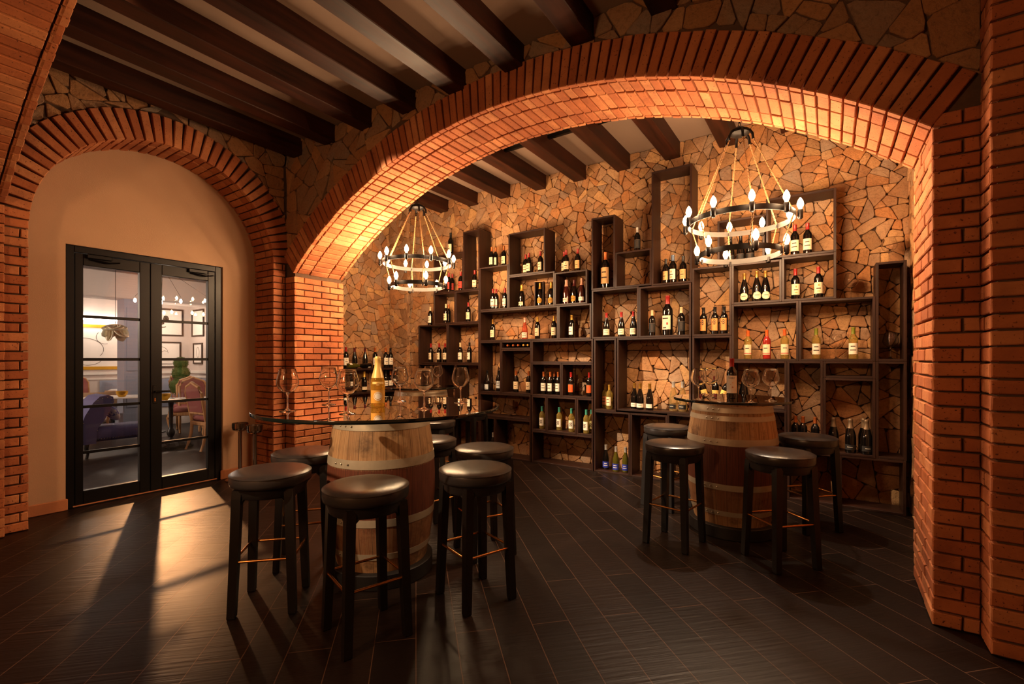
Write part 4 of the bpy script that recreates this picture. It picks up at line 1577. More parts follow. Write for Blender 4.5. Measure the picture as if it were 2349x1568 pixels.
# ================================================================== STOOLS
def stool_meshes():
    P = {}
    b = MB()
    R = .213
    prof = [(0, .690), (R - .012, .690), (R - .003, .696), (R, .710), (R, .738), (R - .002, .7445), (R + .002, .747), (R + .0015, .7505), (R - .004, .7535), (R - .018, .7605), (R - .06, .7665), (.08, .769), (0, .7695)]
    b.lathe(prof, 56, M['leather'])
    P['seat'] = b.mesh('seat', M['leather'], 45)
    b = MB()
    b.lathe([(0, .689), (.196, .689), (.192, .672), (.186, .660), (.184, .640), (.178, .634), (.168, .636), (.168, .66), (0, .66)], 48)
    P['seat_frame'] = b.mesh('seat_frame', M['leather2'], 45)
    for k in range(4):
        b = MB()
        a = PI / 4 + k * PI / 2
        top, bot = .184, .218
        c, s = math.cos(a), math.sin(a)
        w0, w1 = .0235, .0200
        def ring(rad, w, z):
            cx, cy = rad * c, rad * s
            return [(cx - w, cy - w, z), (cx + w, cy - w, z), (cx + w, cy + w, z), (cx - w, cy + w, z)]
        L = [ring(bot, w1 - .003, 0), ring(bot - .001, w1, .006), ring((top + bot) / 2, (w0 + w1) / 2, .33), ring(top + .004, w0, .64), ring(top, w0, .684)]
        vs = [p for r_ in L for p in r_]
        fs = [(3, 2, 1, 0), (16, 17, 18, 19)]
        for q in range(4):
            for i in range(4):
                j = (i + 1) % 4
                fs.append((q * 4 + i, q * 4 + j, q * 4 + 4 + j, q * 4 + 4 + i))
        b.add(vs, fs)
        for sgn in (-1, 1):      # small curved bracket under the apron
            da = sgn * .26
            q0 = Vector((.176 * c, .176 * s, .645))
            q1 = Vector((.178 * math.cos(a + da), .178 * math.sin(a + da), .638))
            q2 = Vector((.182 * c, .182 * s, .585))
            n = Vector((c, s, 0)) * .007
            b.add([q0 - n, q1 - n, q2 - n, q0 + n, q1 + n, q2 + n], [(0, 1, 2), (5, 4, 3), (0, 3, 4, 1), (1, 4, 5, 2), (2, 5, 3, 0)])
        P['leg%d' % k] = b.mesh('leg', M['blackwood'])
    for k in range(4):
        b = MB()
        a0, a1 = PI / 4 + k * PI / 2, PI / 4 + (k + 1) * PI / 2
        z = .30
        rad = .184 + .034 * (1 - z / .684) + .002
        p0, p1 = Vector((rad * math.cos(a0), rad * math.sin(a0), z)), Vector((rad * math.cos(a1), rad * math.sin(a1), z))
        d = (p1 - p0).normalized()
        out = ((p0 + p1) / 2).normalized()
        out.z = 0
        off = out * .020
        b.tube([p0 + off - d * .016, p1 + off + d * .016], .0072, 10)
        P['rail%d' % k] = b.mesh('foot_rail', M['brass'], 50)
    return P


SP = stool_meshes()


def stool(x, y, rz, label):
    E = empty('bar_stool', (x, y, 0), rz)
    tag(E, label, 'stool', 'round black leather bar stools')
    link('seat', SP['seat'], E)
    link('seat_frame', SP['seat_frame'], E)
    for k in range(4):
        link('leg', SP['leg%d' % k], E)
    for k in range(4):
        tag(link('foot_rail', SP['rail%d' % k], E), 'brass foot rail')


R_ = math.radians
stool(-2.667, 1.467, R_(-45), 'black leather bar stool nearest the glass door')
stool(-1.964, 1.575, R_(-17.5), 'black leather bar stool directly before the front barrel, lowest in view')
stool(-1.732, 2.178, R_(-19), 'black leather bar stool right of the front barrel, nearer of the pair')
stool(-2.08, 2.72, R_(-28), 'black leather bar stool right of the front barrel, farther of the pair')
stool(-3.02, 1.90, R_(-40), 'black leather bar stool left of the front barrel before the brick pier')
stool(-2.66, 2.757, R_(-15), 'black leather bar stool behind the front barrel, half hidden by it')
stool(-3.40, 3.60, R_(20), 'dark bar stool before the far barrel, seen under the front tabletop')
stool(-3.75, 4.62, R_(5), 'dark bar stool right behind the far barrel table')
stool(-0.978, 3.663, R_(-10), 'black leather bar stool front left of the barrel under the chandelier')
stool(-0.28, 3.717, R_(-45), 'black leather bar stool front right of the barrel under the chandelier')
stool(-0.147, 4.61, R_(-45), 'black leather bar stool rear right, before the foil topped champagnes')
stool(-1.276, 4.527, R_(-20), 'black leather bar stool rear left of the barrel under the chandelier')


# ================================================================== CHANDELIERS
LIGHTS = []


def chandelier(x, y, label, hub=3.24, zt=2.535, zl=2.265, rt=.405, rl=.315, rot=0.0, power=11.0):
    E = empty('chandelier', (x, y, 0), rot)
    tag(E, label, 'chandelier', 'two-ring rope chandeliers')
    for (z, r) in ((zt, rt), (zl, rl)):
        b = MB()
        b.lathe([(r, z - .022), (r, z + .022), (r - .006, z + .022)], 64, M['iron'])
        b.lathe([(r - .006, z + .022), (r - .006, z - .022), (r, z - .022)], 64, M['white_enamel'])
        b.build('ring', None, E, smooth=40)
    b = MB()
    b.lathe([(0, hub + .05), (.03, hub + .05), (.05, hub + .03), (.075, hub + .02), (.078, hub - .005), (.05, hub - .02), (0, hub - .02)], 20)
    for k in range(6):
        a = pi2 * k / 6 + .25
        b.tube([(.075 * math.cos(a), .075 * math.sin(a), hub + .01), (.1 * math.cos(a), .1 * math.sin(a), hub - .03), (.105 * math.cos(a), .105 * math.sin(a), hub - .075)], .011, 7)
    b.build('hub', M['iron'], E, smooth=50)
    # chain up to the ceiling
    b = MB()
    zz, k = hub + .05, 0
    while zz < ZC - .06:
        pts = []
        for i in range(10):
            t = pi2 * i / 10
            w, h = .010 * math.cos(t), .022 * math.sin(t)
            pts.append((w, 0, zz + .02 + h) if k % 2 == 0 else (0, w, zz + .02 + h))
        b.tube(pts, .003, 5, closed=True)
        zz += .036
        k += 1
    b.lathe([(0, ZC), (.055, ZC), (.05, ZC - .02), (.012, ZC - .035), (0, ZC - .035)], 16)
    b.build('chain', M['iron'], E, smooth=50)
    for k in range(6):
        a = pi2 * k / 6 + .25
        d = Vector((math.cos(a), math.sin(a), 0))
        p0, p1, p2 = d * .105 + Vector((0, 0, hub - .07)), d * (rt - .008) + Vector((0, 0, zt)), d * (rl - .008) + Vector((0, 0, zl - .02))
        b = MB()
        for (q0, q1, n) in ((p0, p1, 26), (p1, p2, 12)):
            for ph in (0, PI):
                pts = []
                ax = (q1 - q0)
                u_ = ax.cross(Vector((0, 0, 1))).normalized()
                v_ = ax.cross(u_).normalized()
                for i in range(n + 1):
                    t = i / n
                    an = t * ax.length / .05 * pi2 + ph
                    pts.append(q0 + ax * t + (u_ * math.cos(an) + v_ * math.sin(an)) * .0038)
                b.tube(pts, .0042, 5)
        b.build('rope', M['rope'], E)
        for q in (p1, p2):
            b = MB()
            b.lathe([(0, -.02), (.009, -.02), (.009, .02), (0, .02)], 8, T=Matrix.Translation(q))
            b.build('rope_clip', M['iron'], E, smooth=40)
    bulbs = [(zt, rt, pi2 * k / 10) for k in range(10)] + [(zl, rl, pi2 * k / 6 + .35) for k in range(6)]
    for (z, r, a) in bulbs:
        d = Vector((math.cos(a), math.sin(a), 0)) * (r + .026)
        b = MB()
        b.lathe([(0, z - .048), (.010, z - .046), (.019, z - .036), (.019, z + .026), (.014, z + .032), (0, z + .032)], 12, T=Matrix.Translation(d))
        so = b.build('socket', M['iron'], E, smooth=40)
        b = MB()
        b.lathe([(.010, z + .032), (.013, z + .042), (.0225, z + .062), (.0235, z + .076), (.018, z + .098), (.007, z + .118), (0, z + .125)], 12, T=Matrix.Translation(d))
        bo = b.build('bulb', M['bulb'], so, smooth=60)
        w = Matrix.Translation((x, y, 0)) @ Matrix.Rotation(rot, 4, 'Z') @ (d + Vector((0, 0, z + .078)))
        LIGHTS.append((w, power))


chandelier(-4.07, 4.01, 'rope hung two-ring bulb chandelier in the left of the alcove', rot=.2, hub=3.2)
chandelier(-0.615, 4.29, 'rope hung two-ring bulb chandelier in the right of the alcove', rot=.65, hub=3.27, power=8.5)


def point(loc, power, color, r=.025, name='bulb_light'):
    l = bpy.data.lights.new(name, 'POINT')
    l.energy = power
    l.color = color
    l.shadow_soft_size = r
    o = bpy.data.objects.new(name, l)
    o.location = loc
    COL.objects.link(o)
    return o


def spot(loc, target, power, color, ang=70, blend=.5, r=.04, name='bar_spot_light'):
    l = bpy.data.lights.new(name, 'SPOT')
    l.energy = power
    l.color = color
    l.spot_size = R_(ang)
    l.spot_blend = blend
    l.shadow_soft_size = r
    o = bpy.data.objects.new(name, l)
    o.location = loc
    o.rotation_euler = (Vector(target) - Vector(loc)).to_track_quat('-Z', 'Y').to_euler()
    COL.objects.link(o)
    return o


WARM = (1.0, 0.62, 0.34)
for w, pw in LIGHTS:
    point(w, pw, WARM, .02)

# recessed downlights of the bar ceiling (one shows between the beams)
def downlight(x, y, label):
    E = empty('ceiling_light', (x, y, ZC))
    tag(E, label, 'ceiling light', 'recessed ceiling lights')
    b = MB()
    b.lathe([(.05, 0), (.095, 0), (.095, -.006), (.085, -.010), (.05, -.004)], 32)
    b.build('trim_ring', M['white_enamel'], E, smooth=40)
    b = MB()
    b.lathe([(0, -.003), (.05, -.003)], 24)
    b.build('lamp', M['white_enamel'], E, fix=False)


pc = at(506, 126, ZC)
downlight(pc.x, pc.y, 'round white recessed ceiling light between two beams over the door side')


# ================================================================== SMALL THINGS IN THE BAR
def stanchion(x, y, label):
    E = empty('post_stand', (x, y, 0))
    tag(E, label, 'stand', 'steel post stands by the door')
    b = MB()
    b.lathe([(0, 0), (.15, 0), (.15, .008), (.13, .016), (.03, .026), (0, .026)], 32)
    b.build('base', M['chrome'], E, smooth=40)
    b = MB()
    b.lathe([(0, .026), (.020, .026), (.020, .56), (0, .56)], 20)
    b.build('pole', M['chrome'], E, smooth=40)
    b = MB()
    b.lathe([(0, .56), (.045, .56), (.062, .575), (.078, .578), (.082, .59), (.082, .598), (.086, .60), (.086, .655), (.080, .655), (.078, .62), (0, .61)], 32)
    b.build('cup', M['chrome'], E, smooth=40)


stanchion(-5.66, 2.745, 'polished steel post stand with cup top, nearer the door')
stanchion(-5.33, 2.745, 'polished steel post stand with cup top, nearer the brick pier')

# black lighting track under the alcove ceiling
E = empty('light_track', (-3.0, 4.7, ZC))
tag(E, 'thin black track crossing the alcove ceiling between beams', 'track')
b = MB()
for i in range(7):
    xa = -5.10 + .607 * i + .004
    b.box(xa + 3.0, xa + .607 - .175 + 3.0 - .008, -.02, .02, -.045, -.001)
b.build('rail', M['iron'], E)


# ================================================================== DINING ROOM BEYOND THE GLASS DOOR
def dining():
    XW, YW, ZD = -13.8, 5.42, 3.15
    b = MB()
    b.box(XW - .2, XW, -3, YW + .2, 0, ZD + .2)
    structure(b.build('wall_dining_far', M['d_wall']), 'pale far wall of the dining room behind the glass door', 'wall')
    b = MB()
    b.box(XW, -6.66, YW, YW + .2, 0, ZD + .2)
    structure(b.build('wall_dining_right', M['d_wall']), 'pale right wall of the dining room hung with small pictures', 'wall')
    b = MB()
    b.box(XW, -6.0, -3.0, -2.8, 0, ZD + .2)
    structure(b.build('wall_dining_left', M['d_wall']), 'left wall of the dining room', 'wall')
    b = MB()
    b.box(XW - .2, -6.0, -3.2, 3.12, ZD, ZD + .2)
    b.box(XW - .2, -6.66, 3.12, YW + .2, ZD, ZD + .2)
    structure(b.build('ceiling_dining', M['d_ceil']), 'grey ceiling of the dining room', 'ceiling')
    b = MB()
    b.box(XP - .26, XP - .16, -3.2, 1.283 - .02, 0, ZD + .8)
    b.box(XP - .26, XP - .16, 2.66, 3.14, 0, ZD + .8)
    b.box(-6.78, -6.64, 3.14, YW + .2, 0, ZD + .8)
    b.box(-6.64, XP - .16, 3.12, 3.14, 0, ZD + .8)
    b.box(XP - .26, XP - .16, 1.283 - .02, 2.66, 2.48, ZD + .8)
    structure(b.build('wall_dining_near', M['d_wall']), 'dining room side of the door wall', 'wall')
    # mouldings
    b = MB()
    b.box(XW, XW + .04, -2.8, YW, 1.03, 1.09)
    b.box(XW, XW + .025, -2.8, YW, 0, .16)
    b.box(XW, XW + .02, -2.8, YW, .92, .95)
    b.box(XW + .04, -6.8, YW - .04, YW, 1.03, 1.09)
    b.box(XW + .04, -6.8, YW - .025, YW, 0, .16)
    b.box(XW + .04, -6.8, YW - .02, YW, .92, .95)
    structure(b.build('trim_1', M['d_white']), 'white chair rail and skirting of the dining room', 'trim')
    b = MB()
    b.box(XW + .021, XW + .03, 3.6, YW - .1, .2, .90)
    b.box(XW + .1, -6.8, YW - .02, YW - .001, .2, .90)
    structure(b.build('trim_2', M['d_blue']), 'blue grey wainscot panels of the dining room', 'trim')
    # column between the two panes' views
    b = MB()
    b.box(-12.3, -11.9, 3.50, 3.76, 0, 2.62)
    b.box(-12.33, -11.87, 3.47, 3.79, 0, .28)
    b.box(-11.9, -11.885, 3.54, 3.72, .4, 1.05)
    b.box(-11.9, -11.885, 3.54, 3.72, 1.15, 2.45)
    structure(b.build('wall_column', M['d_blue']), 'blue grey panelled column in the dining room', 'column')
    b = MB()
    b.box(-12.4, -11.85, -2.8, YW, 2.62, ZD, ch=.02)
    structure(b.build('trim_3', M['d_wall']), 'pale bulkhead across the dining room ceiling', 'trim')

    # ---- pictures (flat, on the walls)
    def picture(loc, w, h, facing, frame, label, lines, mat_in='paper', fw=.035):
        rz = {'x': PI / 2, 'y': 0}[facing]
        Eo = empty('framed_picture', loc, rz)
        tag(Eo, label, 'picture', 'framed drawings in the dining room')
        q = MB()
        q.box(-w / 2, w / 2, -.03, .0, -h / 2, -h / 2 + fw)
        q.box(-w / 2, w / 2, -.03, .0, h / 2 - fw, h / 2)
        q.box(-w / 2, -w / 2 + fw, -.03, .0, -h / 2 + fw, h / 2 - fw)
        q.box(w / 2 - fw, w / 2, -.03, .0, -h / 2 + fw, h / 2 - fw)
        q.build('frame', M[frame], Eo)
        q = MB()
        q.box(-w / 2 + fw, w / 2 - fw, -.012, -.002, -h / 2 + fw, h / 2 - fw)
        q.build('sheet', M[mat_in], Eo)
        q = MB()
        for (pts, r_, m) in lines:
            q.tube([(a * w / 2, -.0135, c * h / 2) for a, c in pts], r_, 5, M[m])
        if lines:
            q.build('drawing', None, Eo)
    def curve(f, n=24):
        return [f(i / n) for i in range(n + 1)]
    def arc(cx, cy, rx, ry, a0, a1):
        return curve(lambda t: (cx + rx * math.cos(a0 + (a1 - a0) * t), cy + ry * math.sin(a0 + (a1 - a0) * t)))
    big = [(arc(.1, -.1, .42, .5, -.6, 2.6), .0045, 'ink'), (arc(.2, -.45, .3, .35, 3.4, 6.0), .0045, 'ink'), (arc(-.25, -.1, .35, .35, 1.2, 3.6), .0045, 'ink'), (arc(-.08, .02, .1, .1, 0, 6.3), .0045, 'ink'),
           (arc(.55, .45, .18, .3, 2.4, 5.0), .0045, 'ink'), (arc(-.3, -.3, .3, .25, 3.6, 6.1), .0045, 'ink'), ([(-.5, -.02), (-.42, 0), (-.36, -.02)], .03, 'ink_red')]
    picture((XW + .002, 3.22, 1.66), 1.75, 1.02, 'x', 'frame_gold', 'large gold framed line drawing seen through the left door leaf', big, fw=.07)
    spots = [(arc(.2, .25, .06, .14, 0, 6.3), .04, 'ink'), (arc(0, -.05, .08, .05, 0, 6.3), .03, 'ink'), (arc(0, -.3, .2, .08, 3.4, 6.0), .012, 'ink')]
    picture((XW + .002, 4.80, 2.31), .95, .68, 'x', 'frame_dark', 'upper dark framed picture on the far wall behind the right door leaf', spots)
    scr = [(arc(.1, .1, .3, .5, 0, 3.2), .0045, 'ink'), (arc(0, -.1, .2, .4, 2, 5), .0045, 'ink'), (arc(.25, -.2, .2, .5, 1, 4), .0045, 'ink'), ([(-.5, -.7), (.6, -.72)], .007, 'ink')]
    picture((XW + .002, 4.75, 1.50), .95, .65, 'x', 'frame_dark', 'lower dark framed drawing on the far wall behind the right door leaf', scr)
    picture((-13.27, YW - .002, 2.30), .66, .68, 'y', 'frame_dark', 'upper small picture on the right dining room wall', [])
    picture((-13.27, YW - .002, 1.53), .5, .53, 'y', 'frame_dark', 'lower small picture on the right dining room wall', [(arc(0, .1, .3, .5, 0, 6.3), .0045, 'ink')])
    # picture light
    Eo = empty('picture_light', (XW + .12, 3.62, 2.28))
    tag(Eo, 'glowing tube light above the large gold framed drawing', 'lamp')
    q = MB()
    q.tube([(0, -.5, 0), (0, .42, 0)], .022, 10)
    q.build('tube', M['lamp_white'], Eo, smooth=50)
    q = MB()
    q.box(-.12, .0, -.03, .03, .02, .04)
    q.build('arm', M['chrome'], Eo)
    # petal lamp
    Eo = empty('petal_lamp', (-10.1, 2.85, 1.88))
    tag(Eo, 'ivory petal shaped pendant lamp hanging before the large drawing', 'lamp')
    q = MB()
    for k in range(13):
        a = pi2 * k / 6.5
        T = Matrix.Rotation(a, 4, 'Z') @ Matrix.Rotation((-.5, .1, .6)[k % 3], 4, 'Y') @ Matrix.Translation((.10, 0, 0)) @ Matrix.Rotation(.9, 4, 'Y')
        q.lathe([(0, -.02), (.08, -.03), (.125, -.005), (.13, .012), (.08, .0), (0, .008)], 12, T=T)
    q.build('petals', M['petal'], Eo, smooth=60)
    q = MB()
    q.tube([(0, 0, .03), (0, 0, ZD - 1.88)], .004, 5)
    q.build('cord', M['iron'], Eo)
    # fan of pendant bulbs
    Eo = empty('pendant_bulbs', (-10.6, 3.72, 0))
    tag(Eo, 'bare bulbs on thin wires fanned out below the dining room ceiling', 'lamp')
    for k, (dx, dy, dz) in enumerate(((-.3, -.35, 0), (-.1, 0, -.02), (.25, .2, 0), (.5, .55, .03))):
        q = MB()
        q.tube([(0, 0, ZD - .005), (dx, dy, 2.58 + dz)], .003, 5)
        w_ = q.build('wire', M['iron'], Eo)
        q = MB()
        q.lathe([(0, 0), (.016, .012), (.026, .04), (.018, .07), (.01, .085), (0, .085)], 14, T=Matrix.Translation((dx, dy, 2.46 + dz)))
        q.build('bulb', M['lamp_white'], w_, smooth=60)
    # ---- topiary
    Eo = empty('topiary_tree', (-11.75, 4.45, 0))
    tag(Eo, 'clipped green topiary of three balls beside the dining chairs', 'plant')
    q = MB()
    q.lathe([(0, 0), (.17, 0), (.21, .36), (.19, .36), (0, .34)], 20)
    q.build('pot', M['white_china'], Eo, smooth=40)
    q = MB()
    q.tube([(0, 0, .34), (0, 0, 1.3)], .02, 8)
    q.build('stem', M['limed'], Eo)
    rr = random.Random(3)
    for (z, r_) in ((.80, .215), (1.08, .175), (1.30, .143)):
        q = MB()
        for k in range(420):     # small leaf clumps over a ball
            t = math.acos(1 - 2 * (k + .5) / 420)
            f = k * 2.399963
            n_ = Vector((math.sin(t) * math.cos(f), math.sin(t) * math.sin(f), math.cos(t)))
            u_ = n_.cross(Vector((.3, .5, .8))).normalized()
            v_ = n_.cross(u_)
            an = rr.uniform(0, pi2)
            a_, c_ = u_ * math.cos(an) + v_ * math.sin(an), v_ * math.cos(an) - u_ * math.sin(an)
            c0 = n_ * r_ * rr.uniform(.86, 1.0)
            s_ = r_ * .11
            q.add([c0 - a_ * s_, c0 + c_ * s_ * .6 + n_ * s_ * .5, c0 + a_ * s_ + n_ * s_ * .3, c0 - c_ * s_ * .6 + n_ * s_ * .3], [(0, 1, 2, 3)])
        q.lathe([(r_ * .93 * math.sin(PI * i / 14), -r_ * .93 * math.cos(PI * i / 14)) for i in range(15)], 20)
        o_ = q.build('leaf_ball', M['leaf'], Eo)
        o_.location = (0, 0, z)
    # ---- tables
    def table(x, y, sx, sy, label, legs, rz=R_(-22)):
        Eo = empty('dining_table', (x, y, 0), rz)
        tag(Eo, label, 'table', 'white marble dining tables')
        q = MB()
        q.box(-sx / 2, sx / 2, -sy / 2, sy / 2, .68, .71, ch=.006)
        q.build('table_top', M['marble'], Eo)
        for (lx, ly) in legs:
            q = MB()
            q.lathe([(0, .0), (.16, 0), (.16, .015), (.05, .03), (.03, .06), (.052, .10), (.062, .14), (.05, .18), (.03, .21), (.028, .30), (.034, .58), (.045, .675), (0, .679)], 16, T=Matrix.Translation((lx, ly, 0)))
            q.build('leg', M['blackwood'], Eo, smooth=40)
    table(-9.2, 3.55, .70, 1.10, 'white marble dining table nearest the glass door', ((-.05, -.2), (-.05, .38)))
    table(-10.75, 3.2, .66, 1.2, 'white marble dining table behind the chaise', ((0, -.42), (0, .42)))
    table(-13.1, 3.95, .6, .7, 'white dining table before the large gold framed drawing', ((0, -.3), (0, .3)))
    # ---- tableware
    def bowl(x, y, z, label):
        q = MB()
        q.lathe([(0, 0), (.045, 0), (.06, .02), (.085, .06), (.088, .105), (.083, .105), (.08, .06), (.055, .022), (0, .012)], 24)
        o_ = q.build('gold_bowl', M['gold_bowl'], None, smooth=40)
        o_.location = (x, y, z)
        tag(o_, label, 'bowl', 'gold bowls on the dining tables')
    bowl(-10.55, 3.07, .7105, 'gold bowl on the table behind the chaise')
    bowl(-9.15, 3.23, .7105, 'gold bowl on the marble table nearest the door')
    def plate(x, y, z, label):
        q = MB()
        q.lathe([(0, 0), (.08, 0), (.13, .016), (.132, .019), (.128, .02), (.08, .006), (0, .005)], 28)
        o_ = q.build('dinner_plate', M['white_china'], None, smooth=40)
        o_.location = (x, y, z)
        tag(o_, label, 'plate', 'white plates on the dining tables')
    plate(-9.02, 3.52, .7105, 'white plate right of the gold bowl on the near marble table')
    plate(-8.92, 3.82, .7105, 'white plate at the far right of the near marble table')
    plate(-10.85, 2.85, .7105, 'white plate at the left end of the table behind the chaise')
    for i, (yy, w) in enumerate(((3.40, 'left'), (3.53, 'right'))):
        q = MB()
        q.lathe([(0, 0), (.033, 0), (.036, .003), (.038, .1), (.0365, .1), (.034, .006), (0, .005)], 20)
        o_ = q.build('tumbler', M['wineglass'], None, smooth=40)
        o_.location = (-9.32, yy, .7105)
        tag(o_, w + ' of two tumblers behind the gold bowl on the near marble table', 'glass', 'tumblers on the dining table')
    # ---- chairs
    def chair(x, y, rz, label, up='mauve'):
        Eo = empty('dining_chair', (x, y, 0), rz)
        tag(Eo, label, 'chair', 'carved dining chairs')
        def sq(q, pts, w0, w1):
            q.tube(pts, [w0 + (w1 - w0) * i / (len(pts) - 1) for i in range(len(pts))], 8)
        for sx in (-1, 1):
            q = MB()
            sq(q, [(sx * .235, -.22, .40), (sx * .265, -.25, .30), (sx * .245, -.235, .16), (sx * .225, -.225, .05), (sx * .235, -.24, .0)], .034, .018)
            q.build('leg', M['limed'], Eo, smooth=60)
            q = MB()
            sq(q, [(sx * .20, .21, .42), (sx * .20, .225, .25), (sx * .205, .26, .10), (sx * .21, .30, .0)], .026, .018)
            q.build('leg', M['limed'], Eo, smooth=60)
        q = MB()
        q.box(-.255, .255, -.235, -.2, .37, .43, ch=.01)
        q.box(-.255, -.22, -.2, .22, .37, .43, ch=.01)
        q.box(.22, .255, -.2, .22, .37, .43, ch=.01)
        q.box(-.22, .22, .19, .225, .37, .43, ch=.01)
        q.build('seat_rail', M['limed'], Eo)
        q = MB()
        q.box(-.25, .25, -.24, .21, .431, .52, ch=.035)
        q.build('seat', M[up], Eo, smooth=50)
        out = [(-.20, .44), (-.205, .70), (-.215, .88), (-.17, .965), (-.07, 1.0), (0, 1.035), (.07, 1.0), (.17, .965), (.215, .88), (.205, .70), (.20, .44)]
        def bk(xx, zz): return (xx, .215 + (zz - .44) * .17, zz)
        q = MB()
        q.tube([bk(*p_) for p_ in out] , .024, 8)
        q.tube([bk(-.2, .56), bk(.2, .56)], .02, 8)
        q.build('back_frame', M['limed'], Eo, smooth=60)
        q = MB()
        poly = [(xx * .9, zz) for xx, zz in out[1:-1]] + [(.17, .58), (-.17, .58)]
        n = len(poly)
        vs = [(a_, bk(a_, c_)[1] - .022, c_) for a_, c_ in poly] + [(a_, bk(a_, c_)[1] + .018, c_) for a_, c_ in poly]
        q.add(vs, [tuple(range(n)), tuple(reversed(range(n, 2 * n)))] + [(i, n + i, n + (i + 1) % n, (i + 1) % n) for i in range(n)])
        q.build('backrest', M[up], Eo)
    chair(-9.78, 3.86, R_(60), 'carved dining chair with mauve back, right of the pair at the near table')
    chair(-10.32, 4.02, R_(60), 'carved dining chair with mauve back, left of the pair at the near table')
    chair(-8.05, 3.5, R_(185), 'carved chair with mauve seat on the door side of the near table')
    chair(-12.3, 2.75, R_(112), 'carved wooden chair farthest left under the big drawing')
    chair(-13.0, 3.2, R_(112), 'carved wooden chair second from left under the big drawing')
    chair(-12.6, 4.92, R_(112), 'carved wooden chair behind the blue grey column')
    # taupe tub chairs
    def tub(x, y, rz, label):
        Eo = empty('tub_chair', (x, y, 0), rz)
        tag(Eo, label, 'chair', None)
        q = MB()
        q.lathe([(.24, .46), (.30, .50), (.325, .74), (.30, .77), (.275, .74), (.25, .50)], 24, a0=R_(-20), a1=R_(200))
        q.build('backrest', M['taupe'], Eo, smooth=50)
        q = MB()
        q.lathe([(0, .40), (.26, .40), (.28, .43), (.27, .475), (0, .49)], 24)
        q.build('seat', M['taupe'], Eo, smooth=50)
        for k in range(4):
            a_ = PI / 4 + k * PI / 2
            q = MB()
            q.tube([(.17 * math.cos(a_), .17 * math.sin(a_), .40), (.28 * math.cos(a_), .28 * math.sin(a_), 0)], [.018, .011], 8)
            q.build('leg', M['blackwood'], Eo, smooth=60)
    tub(-11.6, 2.98, R_(-60), 'taupe tub chair behind the blue chaise')
    # ---- chaise
    Eo = empty('chaise_longue', (-8.82, 2.62, 0), 0)
    tag(Eo, 'lavender blue velvet chaise longue behind the left door leaf', 'chaise')
    q = MB()
    q.box(-.25, .25, -.60, .28, .22, .42, ch=.05)
    q.build('seat', M['velvet'], Eo, smooth=50)
    q = MB()
    sec = [(-.42, .2), (-.40, .42), (-.34, .50), (-.27, .64), (-.22, .78), (-.23, .85), (-.29, .88), (-.38, .86), (-.45, .78), (-.54, .60), (-.60, .40), (-.58, .2)]
    n = len(sec)
    vs = [(-.26, y_, z_) for y_, z_ in sec] + [(.26, y_, z_) for y_, z_ in sec]
    q.add(vs, [tuple(range(n)), tuple(reversed(range(n, 2 * n)))] + [(i, n + i, n + (i + 1) % n, (i + 1) % n) for i in range(n)])
    q.build('backrest', M['velvet'], Eo, smooth=50)
    q = MB()
    for k in range(26):
        y_ = -.56 + .82 * k / 25
        q.lathe([(.008, 0), (.005, .006), (0, .008)], 6, T=Matrix.Translation((.252, y_, .262)) @ Matrix.Rotation(PI / 2, 4, 'Y'))
    for k in range(16):
        a_ = k / 15 * (n - 1)
        i = min(int(a_), n - 2)
        f = a_ - i
        y_, z_ = sec[i][0] * (1 - f) + sec[i + 1][0] * f, sec[i][1] * (1 - f) + sec[i + 1][1] * f
        cy_, cz_ = -.40, .55
        q.lathe([(.008, 0), (.005, .006), (0, .008)], 6, T=Matrix.Translation((.261, y_ + (cy_ - y_) * .1, z_ + (cz_ - z_) * .1)) @ Matrix.Rotation(PI / 2, 4, 'Y'))
    q.build('nail_trim', M['chrome'], Eo)
    for (lx, ly) in ((.2, -.5), (-.2, -.5), (.2, .22), (-.2, .22)):
        q = MB()
        q.tube([(lx, ly, .23), (lx * 1.04, ly * 1.03, .14), (lx * .98, ly * .99, .06), (lx * 1.02, ly * 1.02, 0)], [.03, .026, .018, .02], 8)
        q.build('leg', M['blackwood'], Eo, smooth=60)
    # cushion on the chaise
    q = MB()
    q.lathe([(0, -.07), (.12, -.055), (.2, -.02), (.215, 0), (.2, .02), (.12, .055), (0, .07)], 4, T=Matrix.Rotation(PI / 4, 4, 'Z'))
    o_ = q.build('cushion', None, None)
    t = NT('floral_print')
    fl = t.ramp(t.noise(t.coord(), 14, 3), [(.5, lin((232, 226, 222))), (.58, lin((110, 110, 170)))])
    o_.data.materials.clear()
    o_.data.materials.append(t.done(t.bsdf(col=fl, rough=.8)))
    sb = o_.modifiers.new('soft', 'SUBSURF')
    sb.levels = sb.render_levels = 2
    o_.location = (-8.82, 2.62 - .17, .60)
    o_.rotation_euler = (R_(-62), 0, R_(8))
    tag(o_, 'white floral print cushion leaning on the blue chaise', 'cushion')
    # dark crumpled bag under the near table
    q = MB()
    for k in range(9):
        a_ = pi2 * k / 9
        q.lathe([(0, 0), (.07, .0), (.1, .04), (.06, .09), (0, .1)], 7, T=Matrix.Translation((.13 * math.cos(a_) * rr.uniform(.4, 1.4), .2 * math.sin(a_) * rr.uniform(.4, 1.4), 0)) @ Matrix.Rotation(rr.uniform(-.4, .4), 4, 'X'))
    o_ = q.build('dark_bag', M['black_base'], None)
    o_.location = (-8.5, 3.2, .012)
    tag(o_, 'dark crumpled bundle lying on the floor under the near dining table', 'bag')


dining()

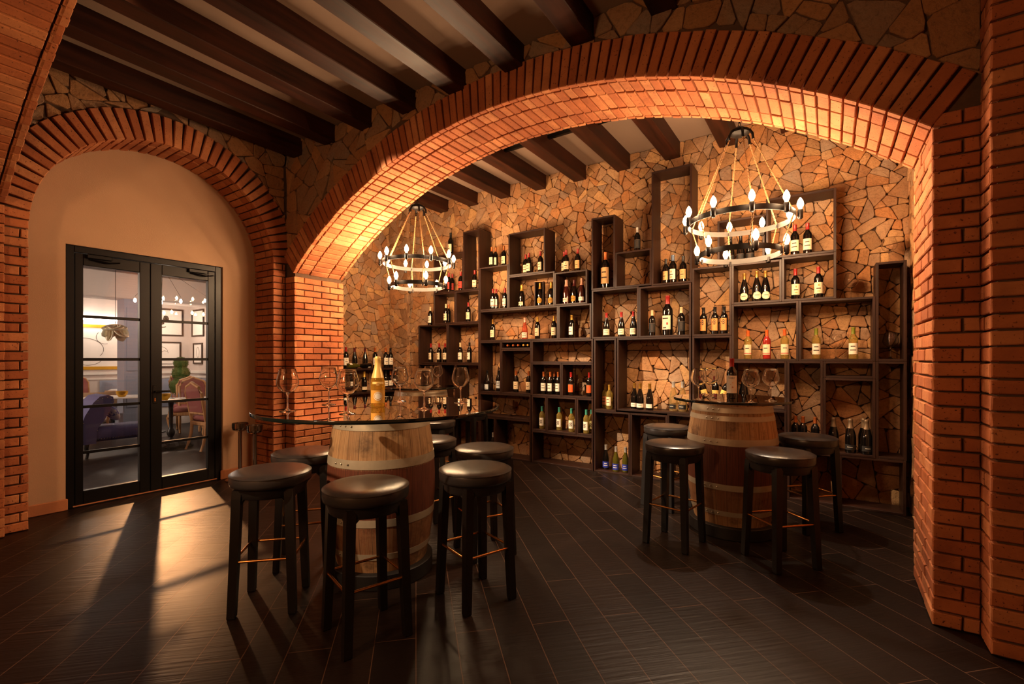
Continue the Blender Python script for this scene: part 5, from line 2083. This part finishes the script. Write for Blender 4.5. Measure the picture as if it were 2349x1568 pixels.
# ================================================================== LIGHTS
COOL = (1.0, 0.76, 0.57)
point((-10.55, 3.75, 2.36), 14, COOL, .06, 'pendant_light')
point((-12.9, 4.6, 2.2), 28, COOL, .1, 'dining_fill_light')  # unseen fill added to brighten the far corner of the dining room
point((-13.4, 3.4, 2.25), 7, COOL, .1, 'picture_lamp_light')
point((-10.2, -0.9, 2.3), 250, COOL, .2, 'dining_fill_light')  # main added fill for the dining room, no fixture belongs to it
point((-9.6, 4.9, 2.1), 18, COOL, .2, 'dining_fill_light')  # another added fill without a fixture, dining room right side
spot((-10.2, 3.6, 2.56), (-5.0, 2.05, 0.0), 800, (1.0, .45, .17), 19, .9, .05, 'pendant_spot_light')
# recessed and track spots, added unseen beams, and a lamp behind the camera
FR = (1.0, .53, .24)
spot((-3.0, -0.9, 3.2), (-2.48, 2.12, .9), 560, (1.0, .68, .42), 30, .8)  # added unseen spot that lights the front barrel from the left
spot((pc.x, pc.y, 3.93), (-1.5, 5.6, .55), 1300, (1.0, .74, .48), 37, .7, .04)
spot((pc.x + .12, pc.y, 3.93), (.35, 3.62, .55), 420, (1.0, .74, .50), 26, .8, .04)  # second beam added beside the downlight to brighten the right jamb
spot((-1.25, 4.7, 3.88), (-.55, 3.95, .7), 200, (1.0, .80, .60), 60, .7, .04)
spot((-3.9, 1.0, 3.93), (-5.8, 2.0, 1.7), 220, FR, 110, .8)
point((-1.9, -1.3, 2.45), 95, FR, .15, 'lamp_behind_camera')

w = bpy.data.worlds.new('world')
S.world = w
w.use_nodes = True
w.node_tree.nodes['Background'].inputs[0].default_value = (0.02, 0.012, 0.008, 1)
w.node_tree.nodes['Background'].inputs[1].default_value = 0.3

vs_ = S.view_settings
vs_.view_transform = 'Standard'
vs_.look = 'None'
vs_.exposure = 0.5
vs_.gamma = 1.0
vs_.use_curve_mapping = False
S.cycles.use_denoising = True
S.cycles.max_bounces = 10
S.cycles.transparent_max_bounces = 24
S.cycles.sample_clamp_indirect = 4.0
S.cycles.caustics_reflective = False
S.cycles.caustics_refractive = False
